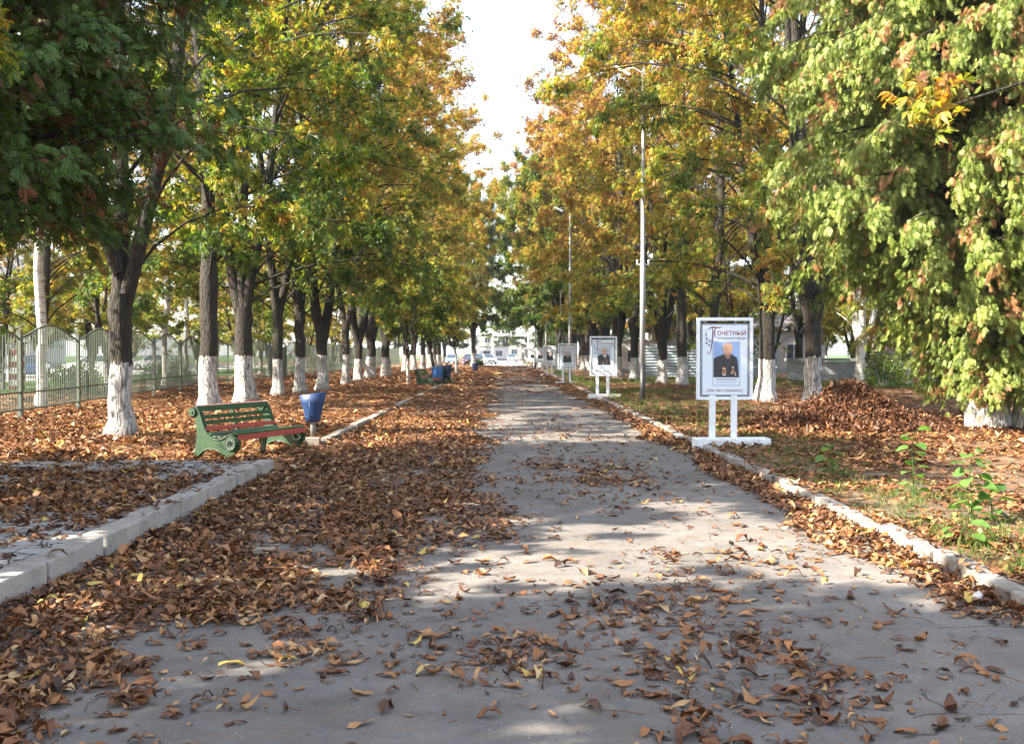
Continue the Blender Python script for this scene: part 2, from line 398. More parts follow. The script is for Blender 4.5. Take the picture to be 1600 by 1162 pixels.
def sheet(name, x0, x1, y0, y1, z, m, nx=2, ny=2, wob=0, conf=False):
    xs = np.linspace(x0, x1, nx); ys = np.linspace(y0, y1, ny); X, Y = np.meshgrid(xs, ys)
    X = X.copy()
    if wob:
        X[:, 0] += (vnoise(ys * 2, ys * 0) - .5) * wob; X[:, -1] += (vnoise(ys * 2, ys * 0 + 9) - .5) * wob
    Z = (gz(X, Y) if conf else 0) + z + X * 0
    V = np.stack([X, Y, Z], -1).reshape(-1, 3)
    i = (np.arange(nx - 1)[None, :] + (np.arange(ny - 1) * nx)[:, None]).ravel()
    return tag(obj(name, npmesh(name, V, np.stack([i, i + 1, i + 1 + nx, i + nx], -1), m, smooth=True)), kind='structure')
sheet('path', KL, KR, -30, 128, .006, M['asphalt'], 8, 80)
sheet('road', -200, 200, 128.5, 210, .012, M['street'], 4, 4)
sheet('pavement', -9.0, -3.30, 5.0, 13.2, .022, M['paver'], 24, 40, conf=True)

rng = random.Random(11)
def kerb_row(name, x, y0, y1, w, h, m, seg, side, rough=.012, gaps=()):
    b = MB(); y = y0
    while y < y1 - .15:
        l = min(seg * rng.uniform(.8, 1.2), y1 - y)
        if not any(a < y + l / 2 < c for a, c in gaps):
            hh = h + rng.uniform(-rough, rough)
            b.box((x + side * w / 2 + rng.uniform(-rough, rough), y + l / 2, hh / 2 - .05), (w, l - rng.uniform(.018, .045), hh + .10), m, rz=rng.uniform(-.012, .012), ry=rng.uniform(-rough, rough) * 2, rx=rng.uniform(-rough, rough) * .6, bev=.014)
        y += l
    o = b.done(name); return tag(o, kind='structure')
kerb_row('kerb', KL, -4, 13.35, .20, .205, M['kerb'], 1.0, -1, .010)
kerb_row('kerb', KL, 17.7, 26.0, .16, .12, M['kerb_old'], 1.0, -1, .018)
kerb_row('kerb', KL, 29.5, 33.2, .16, .12, M['kerb_old'], 1.0, -1, .02)
kerb_row('kerb', KL, 36, 60, .15, .08, M['kerb_old'], 1.0, -1, .03, gaps=((39, 44), (50, 54)))
kerb_row('kerb', KR, -4, 24.5, .15, .11, M['kerbw'], .55, 1, .022)
kerb_row('kerb', KR, 24.5, 120, .16, .09, M['kerbw'], .8, 1, .02, gaps=((27, 28.5), (46, 49), (70, 75)))
b = MB(); b.box((-3.83, 17.62, .05), (1.15, .14, .15), M['kerb_old'], bev=.012); b.box((-4.6, 13.42, .06), (2.6, .12, .14), M['kerb_old'], rz=.02, bev=.012)
tag(b.done('kerb'), kind='structure')

# ------------------------------------------------------------------ trees
def tubes_np(branches, material, name, flare=None):
    """branches: list of (pts (k,3), radii (k), nsides)"""
    Vs = []; Fs = []; off = 0
    for pts, rad, n in branches:
        pts = np.asarray(pts, float); rad = np.asarray(rad, float); k = len(pts)
        t = np.gradient(pts, axis=0); t /= np.linalg.norm(t, axis=1)[:, None] + 1e-9
        ref = np.array([0, 0, 1.]) if abs(t[0][2]) < .8 else np.array([1., 0, 0])
        u = np.cross(t, ref); u /= np.linalg.norm(u, axis=1)[:, None] + 1e-9
        w = np.cross(t, u); a = np.arange(n) * 2 * math.pi / n
        rr = rad[:, None] * np.ones((1, n))
        if flare is not None and n >= 10: rr = flare(pts, rr, a)
        V = pts[:, None, :] + rr[:, :, None] * (np.cos(a)[None, :, None] * u[:, None, :] + np.sin(a)[None, :, None] * w[:, None, :])
        i = np.arange(k - 1)[:, None] * n; j = np.arange(n)[None, :]; jn = (j + 1) % n
        F = np.stack([i + j, i + jn, i + n + jn, i + n + j], -1).reshape(-1, 4) + off
        Vs.append(V.reshape(-1, 3)); Fs.append(F); off += k * n
    return npmesh(name, np.concatenate(Vs), np.concatenate(Fs), material, smooth=True)

def leaflets(P, D, Nn, Lh, Wd, rnd, droop=.25, lod=0):
    """leaf blades: P base, D unit direction, Nn normal, length, width"""
    Sd = np.cross(Nn, D); Sd /= np.linalg.norm(Sd, axis=1)[:, None] + 1e-9
    Nn = np.cross(D, Sd)
    Lh = Lh[:, None]; Wd = Wd[:, None]
    if lod == 0:
        mid = P + D * Lh * .6 - Nn * Lh * .02
        l = P + D * Lh * .62 + Sd * Wd * .5 + Nn * Wd * .16
        r = P + D * Lh * .62 - Sd * Wd * .5 + Nn * Wd * .16
        tip = P + D * Lh - Nn * Lh * droop
        V = np.stack([P, l, mid, r, tip], 1).reshape(-1, 3)
        b = np.arange(len(P))[:, None] * 5
        F = np.stack([b + [0, 2, 4, 1], b + [0, 3, 4, 2]], 1).reshape(-1, 4)
        return V, F, np.repeat(rnd, 2)
    l = P + D * Lh * .6 + Sd * Wd * .5; r = P + D * Lh * .6 - Sd * Wd * .5; tip = P + D * Lh - Nn * Lh * droop * .7
    V = np.stack([P, l, tip, r], 1).reshape(-1, 3)
    F = np.arange(len(P) * 4).reshape(-1, 4)
    return V, F, rnd

def unit(v): return v / (np.linalg.norm(v, axis=-1, keepdims=True) + 1e-9)
def compound(P, out, rnd, rs, size, lod):
    """palmate horse-chestnut leaves"""
    n = len(P)
    H = unit(out + rs.normal(0, .45, (n, 3)) + [0, 0, -.15]); Up = unit(np.array([0, 0, 1.]) + rs.normal(0, .45, (n, 3)) + out * .35)
    Sd = unit(np.cross(Up, H)); Up = np.cross(H, Sd)
    angs = [-115, -70, -25, 25, 70, 115] if lod == 0 else [-95, -32, 32, 95]
    lens = [.62, .9, 1, 1, .9, .62] if lod == 0 else [.75, 1, 1, .75]
    Vs, Fs, Rs, off = [], [], [], 0
    sz = size * rs.uniform(.65, 1.25, n)
    for a, ll in zip(angs, lens):
        th = R(a) + rs.normal(0, .12, n)
        D = unit(np.cos(th)[:, None] * H + np.sin(th)[:, None] * Sd - Up * rs.uniform(.1, .75, n)[:, None])
        V, F, r_ = leaflets(P, D, Up, sz * ll, sz * ll * rs.uniform(.30, .42, n), np.clip(rnd + rs.normal(0, .05, n), 0, 1), rs.uniform(.05, .5, n)[:, None], lod)
        Vs.append(V); Fs.append(F + off); Rs.append(r_); off += len(V)
    return np.concatenate(Vs), np.concatenate(Fs), np.concatenate(Rs)

def grow(seed, H=13, Rr=5.0, fork=2.2, nlimb=3, rt=.23, nside=15, ntwig=8, nleaf=9, zmin=2.6, limbs=None, lod=0, lsize=.17, lean=(0, 0), droop=1.0, topc=.6):
    rs = np.random.RandomState(seed)
    br = []; LP = []; LO = []; LR = []
    lean = np.array([lean[0], lean[1], 0.])
    k = 9; t = np.linspace(0, 1, k); tp = np.stack([lean[0] * t, lean[1] * t, t * (fork + .25)], -1)
    tp[1:-1, :2] += rs.normal(0, .02, (k - 2, 2)); tr = rt * (1 - .12 * t); tr[0] *= 1.45; tr[1] *= 1.12; tr[-1] *= .95; tr[-2] *= 1.08
    z = tp[:, 2]; tp[0, 2] = -.12
    br.append((tp, tr, 16))
    if limbs is None:
        limbs = []
        a0 = rs.uniform(0, 6.28)
        for i in range(nlimb):
            limbs.append((a0 + i * 6.283 / nlimb + rs.normal(0, .3), fork - rs.uniform(0, .25), rs.uniform(.55, .8), rs.uniform(.13, .30) * Rr))
    for (az, z0, rf, spread) in limbs:
        top = H * rs.uniform(.82, .98); kk = 10; t = np.linspace(0, 1, kk)
        hr = spread * (1 - (1 - t) ** 1.8)
        base = np.array([lean[0], lean[1], 0]) * (z0 / fork)
        wob = np.cumsum(rs.normal(0, .06, (kk, 2)), 0); wob[0] = 0
        lp = np.stack([base[0] + hr * math.cos(az) + wob[:, 0], base[1] + hr * math.sin(az) + wob[:, 1], z0 + (top - z0) * t ** 1.05], -1)
        lr = rt * rf * (1 - t) ** .8 + .018
        br.append((lp, lr, 10 if lod == 0 else 6))
        ns = max(5, int(nside))
        for j in range(ns):
            s = (j + rs.uniform(0, 1)) / ns; zc = zmin + (top - .3 - zmin) * s ** .9
            f = np.interp(zc, lp[:, 2], np.arange(kk)); i0 = int(min(f, kk - 2)); p0 = lp[i0] + (lp[i0 + 1] - lp[i0]) * (f - i0)
            q = zc / H
            prof = np.interp(q, [0, .25, .5, .75, 1.0], [.85, 1.0, 1.05, 1.05, topc])
            a = az + rs.uniform(-1.9, 1.9)
            ln = max(.8, Rr * prof * rs.uniform(.7, 1.05) - .6 * spread * math.cos(a - az))
            el0 = R(np.interp(q, [.2, .5, 1], [40, 50, 64]) + rs.normal(0, 8)); el1 = R(np.interp(q, [.2, .5, 1], [-42, -15, 25]) * droop + rs.normal(0, 8))
            kb = 7; tb = np.linspace(0, 1, kb); el = el0 + (el1 - el0) * tb; aa = a + np.cumsum(rs.normal(0, .07, kb))
            step = ln / (kb - 1); d = np.stack([np.cos(el) * np.cos(aa), np.cos(el) * np.sin(aa), np.sin(el)], -1)
            bp = p0 + np.concatenate([[[0, 0, 0]], np.cumsum(d[:-1] * step, 0)])
            bp[:, 2] = np.maximum(bp[:, 2], 1.9)
            r0 = min(lr[i0] * .45, .008 + .0042 * ln)
            br.append((bp, r0 * (1 - tb) ** .8 + .005, 5 if lod == 0 else 4))
            brnd = rs.uniform(0, 1)
            for m_ in range(ntwig):
                f = (kb - 1) * rs.uniform(.22, 1.0) ** .8; i1 = int(min(f, kb - 2)); q0 = bp[i1] + (bp[i1 + 1] - bp[i1]) * (f - i1)
                dd = unit(d[i1] + rs.normal(0, .55, 3) + [0, 0, .05]); tl = rs.uniform(.35, .95)
                q1 = q0 + dd * tl + [0, 0, -.12 * tl]
                if lod == 0: br.append((np.stack([q0, (q0 + q1) / 2 + rs.normal(0, .03, 3), q1]), np.array([.009, .007, .004]), 3))
                n = rs.poisson(nleaf * 4.0 * rs.choice([.2, 1.0, 1.6]))
                if n == 0: continue
                u = rs.uniform(.15, 1.05, n)[:, None]
                pp = q0 + (q1 - q0) * u + rs.normal(0, .13, (n, 3))
                o = unit(dd + rs.normal(0, .7, (n, 3)))
                LP.append(pp); LO.append(o)
                hh = np.clip(pp[:, 2] / 15, 0, 1)
                LR.append(np.clip(.13 + .20 * brnd + .18 * rs.uniform(0, 1) + rs.normal(0, .15, n) + .34 * hh, 0, 1))
    P = np.concatenate(LP); O = np.concatenate(LO); Rn = np.concatenate(LR)
    V, F, Rf = compound(P, O, Rn, rs, lsize, lod)
    ph = rs.uniform(0, 6, 3)
    def flare(pts, rr, a):
        w = np.exp(-np.maximum(pts[:, 2], 0) / .28)[:, None]
        return rr * (1 + w * (.30 * np.maximum(0, np.cos(3 * a + ph[0]))[None, :] + .18 * np.cos(5 * a + ph[1])[None, :]) + .05 * np.cos(4 * a + ph[2] + pts[:, 2:3] * 1.3))
    tm = tubes_np(br, M['bark'], 'trunk', flare)
    cm = npmesh('crown', V, F, M['leaf'], rnd=Rf)
    return tm, cm
def place_tree(name, meshes, loc, rz, label, cat='tree', group=None, wash=1.25, bias=0.0, scale=1.0, bark=None, zs=1.0):
    t = empty(name, (loc[0], loc[1], float(gz(loc[0], loc[1]))), rz, label, cat, group)
    t.scale = (scale, scale, scale * zs)
    for nm, me in zip(('trunk', 'crown'), meshes):
        o = obj(nm, me, t); o.color = (wash / 4 / scale, .5 + bias, 0, 1)
        if nm == 'trunk' and bark:
            o.material_slots[0].link = 'OBJECT'; o.material_slots[0].material = bark
    return t

PI = math.pi
# near specimens with their own forks, then a few shared builds
T1 = grow(1, H=16.5, Rr=7.0, fork=2.15, rt=0.203, limbs=[(R(15), 1.95, .62, 1.5), (R(110), 2.1, .66, .6), (R(200), 2.75, .5, 1.8)], lsize=0.142, nside=21)
T2 = grow(2, H=17.5, Rr=7.0, fork=3.2, rt=0.234, nlimb=2, lsize=0.142, nside=31)
T3 = grow(3, H=17.0, Rr=7.2, fork=2.5, rt=0.279, limbs=[(R(20), 2.1, .62, 1.7), (R(180), 2.0, .62, 1.3), (R(100), 2.4, .5, .9)], lsize=0.142, nside=22)
T4 = grow(4, H=17.5, Rr=6.8, fork=2.6, rt=0.180, nlimb=2, lsize=0.146, nside=30, ntwig=8)
T5 = grow(5, H=17.0, Rr=7.4, fork=2.0, rt=0.243, nlimb=3, lsize=0.146, nside=21, ntwig=8)
T6 = grow(6, H=17.5, Rr=7.2, fork=1.9, rt=0.270, nlimb=4, lsize=0.150, nside=18, ntwig=8, nleaf=8)
FA = grow(7, H=18.0, Rr=7.4, fork=2.2, rt=0.234, nlimb=3, lod=1, lsize=0.202, nside=21, ntwig=8, nleaf=8)
FB = grow(8, H=17.0, Rr=7.0, fork=2.0, rt=0.252, nlimb=4, lod=1, lsize=0.202, nside=16, ntwig=8, nleaf=8)
BI = grow(23, H=13, Rr=3.2, fork=2.4, rt=.115, limbs=[(R(40), 2.3, .95, .5)], lod=1, lsize=.20, nside=34, ntwig=7, nleaf=6, zmin=3.6)
FG = grow(20, H=16, Rr=5.6, fork=2.2, rt=.26, nlimb=4, lod=1, lsize=.19, nside=20, ntwig=10, nleaf=15, topc=.4)
YG = grow(9, H=5.0, Rr=1.6, fork=1.6, rt=.07, nlimb=3, lod=0, lsize=.15, nside=6, ntwig=5, nleaf=7, zmin=1.9)
GL = 'chestnuts of the left row'; GR = 'chestnuts of the right row'
CH = 'chestnut_tree'
for (ms, x, y, rz, wash, bias, sc, lab) in [
    (T1, -7.35, 19.2, 0, 1.3, -.06, 1, 'chestnut with whitewashed flared foot and three thick dark limbs, nearest in left row'),
    (T2, -7.95, 27, .6, 1.3, -.07, 1, 'tall straight chestnut whose whitewashed trunk stands directly behind the green bench'),
    (T3, -8.5, 32.7, 0, 1.38, -.04, 1, 'stout whitewashed chestnut forking low, just right of the one behind the bench'),
    (T4, -8.6, 38, 0, 1.2, -.02, 1, 'slim chestnut with cracked whitewash, left one of the close pair behind the blue bin'),
    (T2, -8.1, 39.6, 2.4, 1.3, .0, .85, 'slim chestnut with a spreading root, right one of the pair behind the blue bin'),
    (T5, -7.85, 43, .1, 1.3, -.02, 1, 'chestnut with a bright sunlit whitewashed foot and three upright limbs beside blue bin'),
    (T4, -8.1, 51, 2.0, 1.3, .04, 1, 'thin chestnut standing alone beyond the sunlit three limbed one in left row'),
    (T5, -8.35, 57, 3.4, 1.2, .06, .95, 'chestnut with slightly curved foot just left of the two thick trunks'),
    (T6, -8.5, 63.5, 1.0, 1.2, .08, 1.1, 'very thick chestnut with ribbed whitewash, left one of the two wide trunks'),
    (T6, -8.1, 68, 4.0, 1.25, .05, 1.1, 'very thick chestnut of the left row, right one of the two wide trunks')]:
    place_tree(CH, ms, (x * .95, y * .95), rz, lab, group=GL, wash=wash * rng.uniform(.94, 1.06), bias=bias - .10, scale=sc, zs=1.08)
labs = ['chestnut in left row with a leafy curtain behind the second green bench', 'chestnut beyond the second green bench in the left row', 'chestnut trunk between the light blue bin and the far fence', 'chestnut in left row behind the leaning young tree', 'left row chestnut just before the parked plum car', 'distant left row chestnut beside the parked cars', 'last chestnut of the left row where the street begins']
for i, (y, lab) in enumerate(zip([81, 88, 95, 101, 108, 115, 122], labs)):
    place_tree(CH, (FA, FB)[i % 2], (-7.8 + rng.uniform(-.3, .3), y), rng.uniform(0, 6), lab, group=GL, wash=1.25, bias=-.02 + rng.uniform(-.06, .06), scale=rng.uniform(.92, 1.1), zs=1.1)
# right row
for (ms, x, y, rz, wash, bias, sc, lab) in [
    (T5, 9.2, 30, 1.2, 1.3, .02, 1.0, 'thick whitewashed chestnut standing right behind the heap of leaves'),
    (T3, 8.6, 33, 2.5, 1.2, .05, .95, 'chestnut with dark trunk between the nearest portrait board and the leaf heap'),
    (T4, 8.5, 41, .5, 1.2, .10, 1.0, 'chestnut hidden behind the nearest portrait board'),
    (T2, 8.6, 49, 3.0, 1.2, .10, 1.0, 'chestnut with narrow white foot in front of the corrugated metal fence'),
    (T6, 8.2, 52.5, 0.3, 1.1, .12, .9, 'chestnut leaning left beside the near lamp post, before the corrugated fence'),
    (T5, 7.7, 60, 4.4, 1.1, .10, 1.0, 'chestnut with grey white trunk just right of the second portrait board'),
    (T6, 7.4, 66, 2.0, 1.2, .12, 1.0, 'chestnut close behind the grey trunk right of the second board')]:
    place_tree(CH, ms, (x * .956, y * .956), rz, lab, group=GR, wash=wash * rng.uniform(.94, 1.06), bias=bias - .07, scale=sc, zs=1.15)
labs = ['right row chestnut seen between second and third portrait boards', 'right row chestnut behind the third portrait board', 'golden right row chestnut behind the row of small far boards', 'golden chestnut beyond the fourth portrait board', 'golden sunlit chestnut near the far lamp post', 'orange chestnut next to last in the right row', 'orange chestnut at the far end of the right row']
for i, (y, lab) in enumerate(zip([74, 81, 88, 95, 103, 111, 120], labs)):
    place_tree(CH, (FB, FA)[i % 2], (7.6 + rng.uniform(-.4, .3), y), rng.uniform(0, 6), lab, group=GR, wash=1.2, bias=.05 + rng.uniform(-.05, .05), scale=rng.uniform(.95, 1.15), zs=1.12)
# near chestnut at right, then unseen trees added to shade the foreground
place_tree(CH, T3, (10.3, 7.6), 2.6, 'chestnut whose golden branches reach in at the upper right corner', wash=1.2, bias=.08, scale=1.0)
for (x, y, rz, ms, sc, lab) in [(-8.2, -6, 1, FA, 1, 'unseen tall chestnut behind the photographer on the left, added for shade'), (-7.2, 1.2, 1, FG, .54, 'unseen dense low tree left of the photographer, added for shade'), (-10.6, .2, 3, FG, .6, 'second unseen dense tree left of the photographer, added for shade'), (-7.2, 5.0, 2, FG, .29, 'lowest unseen bushy tree left of the photographer, added for shade'), (-7.2, 6.7, 2, FG, .33, 'unseen bushy low tree left of the path, added for shade'), (-9.2, 9.9, 2, FG, .62, 'unseen dense green tree behind the small dense one, added for shade'), (-7.6, 9.1, 4, FG, .56, 'unseen small dense tree before the dark thuja, added for shade'), (-11.5, 9.0, 1, FB, .5, 'unseen low chestnut behind the small dense tree, added for shade')]:
    place_tree(CH, ms, (x, y), rz, lab, group='unseen trees added for foreground shade', scale=sc)
# young trees inside the row
place_tree('young_tree', YG, (-4.7, 63 - 14.5), 0, 'young tree with thin whitewashed stem growing in front of the second bench', group='young whitewashed trees', wash=1.3, bias=-.1)
t = place_tree('young_tree', YG, (-3.5, 72), 2, 'young leaning tree with bright white stem at the left path edge', group='young whitewashed trees', wash=2.0, bias=-.05, scale=1.3); t.rotation_euler[1] = R(9)
t = place_tree('young_tree', YG, (-5.3, 75), 4, 'dark young tree leaning right behind the navy bin', group='young whitewashed trees', wash=.6, bias=-.1, scale=1.6); t.rotation_euler[1] = R(14)

# park trees behind the fence, left
def bg_tree(name, ms, x, y, sc, lab, grp, bias, bark=None, wash=1.2, cat='tree', zs=1.0):
    t = place_tree(name, ms, (x, y), rng.uniform(0, 6.28), lab, cat, grp, wash, bias, sc, bark); t.scale = (sc, sc, sc * zs); return t
GF = 'trees behind the fence'
bg_tree('birch_tree', BI, -12.9, 28.0, 1.15, 'tree with a broad pale trunk right behind the fence at its near end', GF, -.04, M['birch'])
bg_tree('linden_tree', T4, -15.2, 33, .8, 'dark double stemmed tree behind the near fence panels', GF, -.08)
bg_tree('birch_tree', BI, -15.9, 47, 1.2, 'white birch seen between the two nearest chestnuts, behind the fence', GF, .04, M['birch'])
bg_tree('birch_tree', BI, -17.0, 53.5, 1.0, 'slender white birch behind the fence, right of the broader birch', GF, .07, M['birch'])
BG = [(-21, 42), (-24, 52), (-19, 62), (-26, 66), (-18, 74), (-23, 80), (-30, 76), (-17.5, 90), (-25, 95), (-34, 92), (-17, 105), (-28, 112), (-38, 60), (-42, 78), (-15.6, 39.5), (-18.5, 45), (-15.6, 59), (-15.8, 67), (-20.5, 33), (-24.5, 38), (-16.2, 82), (-29, 47)]
wh = ['yellow leaved tree far behind the fence at the left edge', 'bright yellow tree behind the fence beyond the white birches', 'yellow tree behind the fence seen past the bench chestnut', 'broad yellow tree across the far lawn', 'golden tree behind the green gate', 'golden tree behind the fence beyond the gate', 'yellow green tree deep in the park at left', 'golden tree behind the far fence panels', 'yellow tree deep behind the far fence', 'yellow tree at the far side of the parking street', 'golden tree where the fence ends', 'pale gold tree beyond the end of the fence', 'light green tree across the street at left', 'yellow tree beyond the parked white car', 'small yellow tree close behind the fence left of the bench chestnut', 'small yellow tree behind the fence between the two birches', 'low golden tree right behind the green gate', 'low golden tree behind the fence just past the gate', 'yellow green tree behind the striped pillar', 'yellow tree on the lawn beyond the striped pillar', 'low yellow tree behind the far end of the fence', 'broad yellow tree at the edge of the bright street']
for i, ((x, y), lab) in enumerate(zip(BG, wh)):
    bg_tree('maple_tree', (FA, FB)[i % 2], x, y, rng.uniform(.50, .64), lab, GF, -.02 + rng.uniform(-.09, .05), zs=.95)
GB = 'trees behind the right row'
BR = [(15.6, 44, .8), (17, 58, .9), (13.5, 72, 1.0), (20, 50, .9), (24, 64, 1.0), (14, 86, 1.1), (18, 100, 1.1), (26, 84, 1.1), (22, 38, .9), (30, 52, 1.0), (12.6, 54.5, .5), (16.5, 62, .6), (21.5, 62, .6), (12.2, 61, .55), (18.6, 51.5, .45)]
wr = ['slim white stemmed tree behind the leaf heap on the green lawn', 'tree beside the end of the corrugated fence', 'tree behind the corrugated metal fence', 'tree in front of the brick wall', 'tree behind the brick wall at right', 'orange tree behind the far right row', 'tall tree far behind the right row', 'tree behind the pink house', 'tree hidden behind the bright thuja', 'tree rising behind the thuja over the pink house', 'small tree in front of the grey garden wall', 'low bushy tree before the white house', 'low tree between the brick outbuilding and the pink house', 'small tree before the corrugated fence end', 'small tree on the lawn left of the brick outbuilding']
for i, ((x, y, s), lab) in enumerate(zip(BR, wr)):
    bg_tree('maple_tree', (FB, FA)[i % 2], x, y, s, lab, GB, -.04 + rng.uniform(-.1, .1), M['birch'] if i == 0 else None)
for (x, y) in [(28, 108), (36, 94), (44, 110), (36, 124), (53, 90), (62, 112), (46, 74), (72, 82), (60, 64), (30, 140), (48, 150)]:
    bg_tree('park_tree', (FB, FA)[int(x) % 2], x, y, rng.uniform(.7, .9), 'tree of the wood far behind the houses at right', 'trees of the wood behind the right houses', -.18 + rng.uniform(-.06, .1))
for (x, y) in [(-50, 96), (-56, 62), (-62, 84), (-46, 122), (-72, 70), (-36, 134), (-52, 44), (-24, 140), (-60, 130)]:
    bg_tree('park_tree', (FB, FA)[int(y) % 4 // 2], x, y, rng.uniform(.7, .9), 'tree far across the bright street at left', 'trees far across the left street', -.10 + rng.uniform(-.06, .1))
# far trees closing the avenue
FAR = [(4.1, 78, .85, -.30, 1.25, 'dark green tree rising at the right end of the avenue'), (3.9, 113, 1.1, -.26, 1.25, 'tall green tree behind the dark one at the avenue end'),
       (-3.9, 122, 1.1, -.27, 1.3, 'tall blue green tree on the left where the avenue ends'), (-10, 165, 1.0, -.3, .8, 'dark green tree across the street left of the silver car'), (-17, 158, 1.0, -.25, .8, 'green tree across the street behind the pale blue parked car'), (9.5, 160, 1.0, -.3, .8, 'dark green tree across the street right of the oncoming car'), (17, 166, 1.0, -.2, .8, 'green tree across the street behind the yellow green bush'), (-13, 215, 1.3, -.3, 1.0, 'green tree beyond the street left of the gas pipe'),
       (0, 240, 1.1, -.28, .9, 'green tree behind the white gas pipe arch'), (13, 222, 1.3, -.2, 1.0, 'green tree beyond the street right of the gas pipe'), (26, 226, 1.3, -.1, 1.0, 'yellow green tree across the far street at right'),
       (-30, 225, 1.3, -.2, 1.0, 'green tree across the far street at left')]
for i, (x, y, s, bi, zs, lab) in enumerate(FAR):
    bg_tree('green_tree', (FG, FG)[i % 2], x, y, s, lab, 'green trees closing the avenue', bi, zs=zs)

# ------------------------------------------------------------------ thujas
def sprays(P, D, Nn, Ln, rnd, rs):
    Sd = unit(np.cross(Nn, D)); Nn = np.cross(D, Sd); n = len(P)
    Vs, Fs, Rs, off = [], [], [], 0
    items = [(0.0, 0, 1.0, .10)]
    for k, f in enumerate((.12, .3, .48, .66)):
        for s in (-1, 1): items.append((f + (.06 if s > 0 else 0), s, .46 - .30 * f, .12))
    for f, s, ll, w in items:
        base = P + D * (Ln * f)[:, None] - Nn * (Ln * f * f * .25)[:, None]
        dr = D if s == 0 else unit(D * .75 + Sd * s * .72 - Nn * .15 + rs.normal(0, .1, (n, 3)))
        L2 = Ln * ll
        l = base + dr * (L2 * .5)[:, None] + np.cross(Nn, dr) * (Ln * w * .5)[:, None]
        r = base + dr * (L2 * .5)[:, None] - np.cross(Nn, dr) * (Ln * w * .5)[:, None]
        tip = base + dr * L2[:, None] - Nn * (L2 * .22)[:, None]
        Vs.append(np.stack([base, l, tip, r], 1).reshape(-1, 3)); Fs.append(np.arange(n * 4).reshape(-1, 4) + off); off += n * 4; Rs.append(rnd)
    return np.concatenate(Vs), np.concatenate(Fs), np.concatenate(Rs)
def thuja(seed, H, env, zb, nb, material, hang, spray_len, nper, stems, dead, clump=1.0, only=None):
    rs = np.random.RandomState(seed); br = []; P_, D_, N_, R_, L_ = [], [], [], [], []
    for (sx, sy, r0, ax, ay) in stems:
        t = np.linspace(0, 1, 9); pts = np.stack([sx + ax * t, sy + ay * t, -.15 + H * .92 * t], -1); rad = r0 * (1 - t) ** .9 + .02; rad[0] *= 1.6
        br.append((pts, rad, 12))
    for i in range(nb):
        z = zb + (H - zb) * ((i + rs.uniform()) / nb) ** 1.05; a = i * 2.39996 + rs.normal(0, .25)
        if only and not only(a, z): continue
        ln = env(z, a) * rs.uniform(.72, 1.08)
        if ln < .3: continue
        st = stems[i % len(stems)]; q = (z + .2) / (H * .92)
        p0 = np.array([st[0] + st[3] * q, st[1] + st[4] * q, z + .3])
        kb = 7; tb = np.linspace(0, 1, kb); el = R(20) - R(hang * 50 * min(1, z / 3.4)) * tb + rs.normal(0, .08); aa = a + np.cumsum(rs.normal(0, .06, kb))
        d = np.stack([np.cos(el) * np.cos(aa), np.cos(el) * np.sin(aa), np.sin(el)], -1)
        bp = p0 + np.concatenate([[[0, 0, 0]], np.cumsum(d[:-1] * ln / (kb - 1), 0)])
        br.append((bp, (.012 + .008 * ln) * (1 - tb) + .004, 5))
        n = int(nper * ln / 3 * rs.uniform(.8, 1.2))
        npl = max(4, int(5 * ln))              # plumes along the outer branch
        pf = rs.uniform(.14, 1.0, npl) ** .75 * (kb - 1); 
        for f in pf:
            i1 = int(min(f, kb - 2)); c = bp[i1] + (bp[i1 + 1] - bp[i1]) * (f - i1)
            pd = unit(d[i1] * 1.0 + rs.normal(0, .5, 3) + [0, 0, -hang * .9]); pl = rs.uniform(.35, .8) * clump
            m_ = max(4, int(n / npl)); u = rs.uniform(0, 1, m_)
            pp = c + pd * (u * pl)[:, None] + rs.normal(0, .07, (m_, 3)) * clump
            dd = unit(pd + rs.normal(0, .38, (m_, 3)) + np.array([0, 0, -hang * .6]))
            nv = unit(d[i1] * .5 + rs.normal(0, .6, (m_, 3)) + [0, 0, .7])
            dry = rs.uniform() < dead
            r_ = np.where(rs.uniform(0, 1, m_) < (.85 if dry else .02), rs.uniform(.9, 1, m_), rs.uniform(0, .5, m_) + .34 * rs.uniform())
            pp[:, 2] = np.maximum(pp[:, 2], .12 + rs.uniform(0, .3, m_)); P_.append(pp); D_.append(dd); N_.append(nv); R_.append(r_); L_.append(spray_len * rs.uniform(.6, 1.3, m_))
    V, F, Rf = sprays(np.concatenate(P_), np.concatenate(D_), np.concatenate(N_), np.concatenate(L_), np.concatenate(R_), rs)
    return tubes_np(br, M['bark'], 'trunk'), npmesh('crown', V, F, material, rnd=Rf)
def env_l(z, a): return np.interp(z, [1.8, 2.6, 3.6, 5.5, 7.5, 9.5], [.9, 2.1, 2.9, 3.1, 2.5, .3])
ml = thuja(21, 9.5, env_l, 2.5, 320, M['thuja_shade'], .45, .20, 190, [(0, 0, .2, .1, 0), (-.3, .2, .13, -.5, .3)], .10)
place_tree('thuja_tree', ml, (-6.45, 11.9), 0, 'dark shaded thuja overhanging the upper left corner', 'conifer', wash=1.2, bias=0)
def env_r(z, a):
    e = np.interp(z, [.5, 1.5, 3, 6, 9, 12, 14], [3.0, 3.4, 4.0, 4.5, 4.0, 2.4, .3]); c = math.cos(a)
    cap = np.interp(z, [1, 2.4, 3.2, 4.4, 5.5], [.7, 1.1, 2.2, 4.2, 5])
    return e if c > .25 else min(e, cap / max(.3, abs(c) if c < 0 else .3))
mr = thuja(22, 13.5, env_r, .45, 720, M['thuja_sun'], 1.25, .18, 340, [(0, 0, .19, -.2, 0), (.5, -.1, .14, .7, 0), (-.3, .2, .12, -.8, .2)], .10, 1.0)
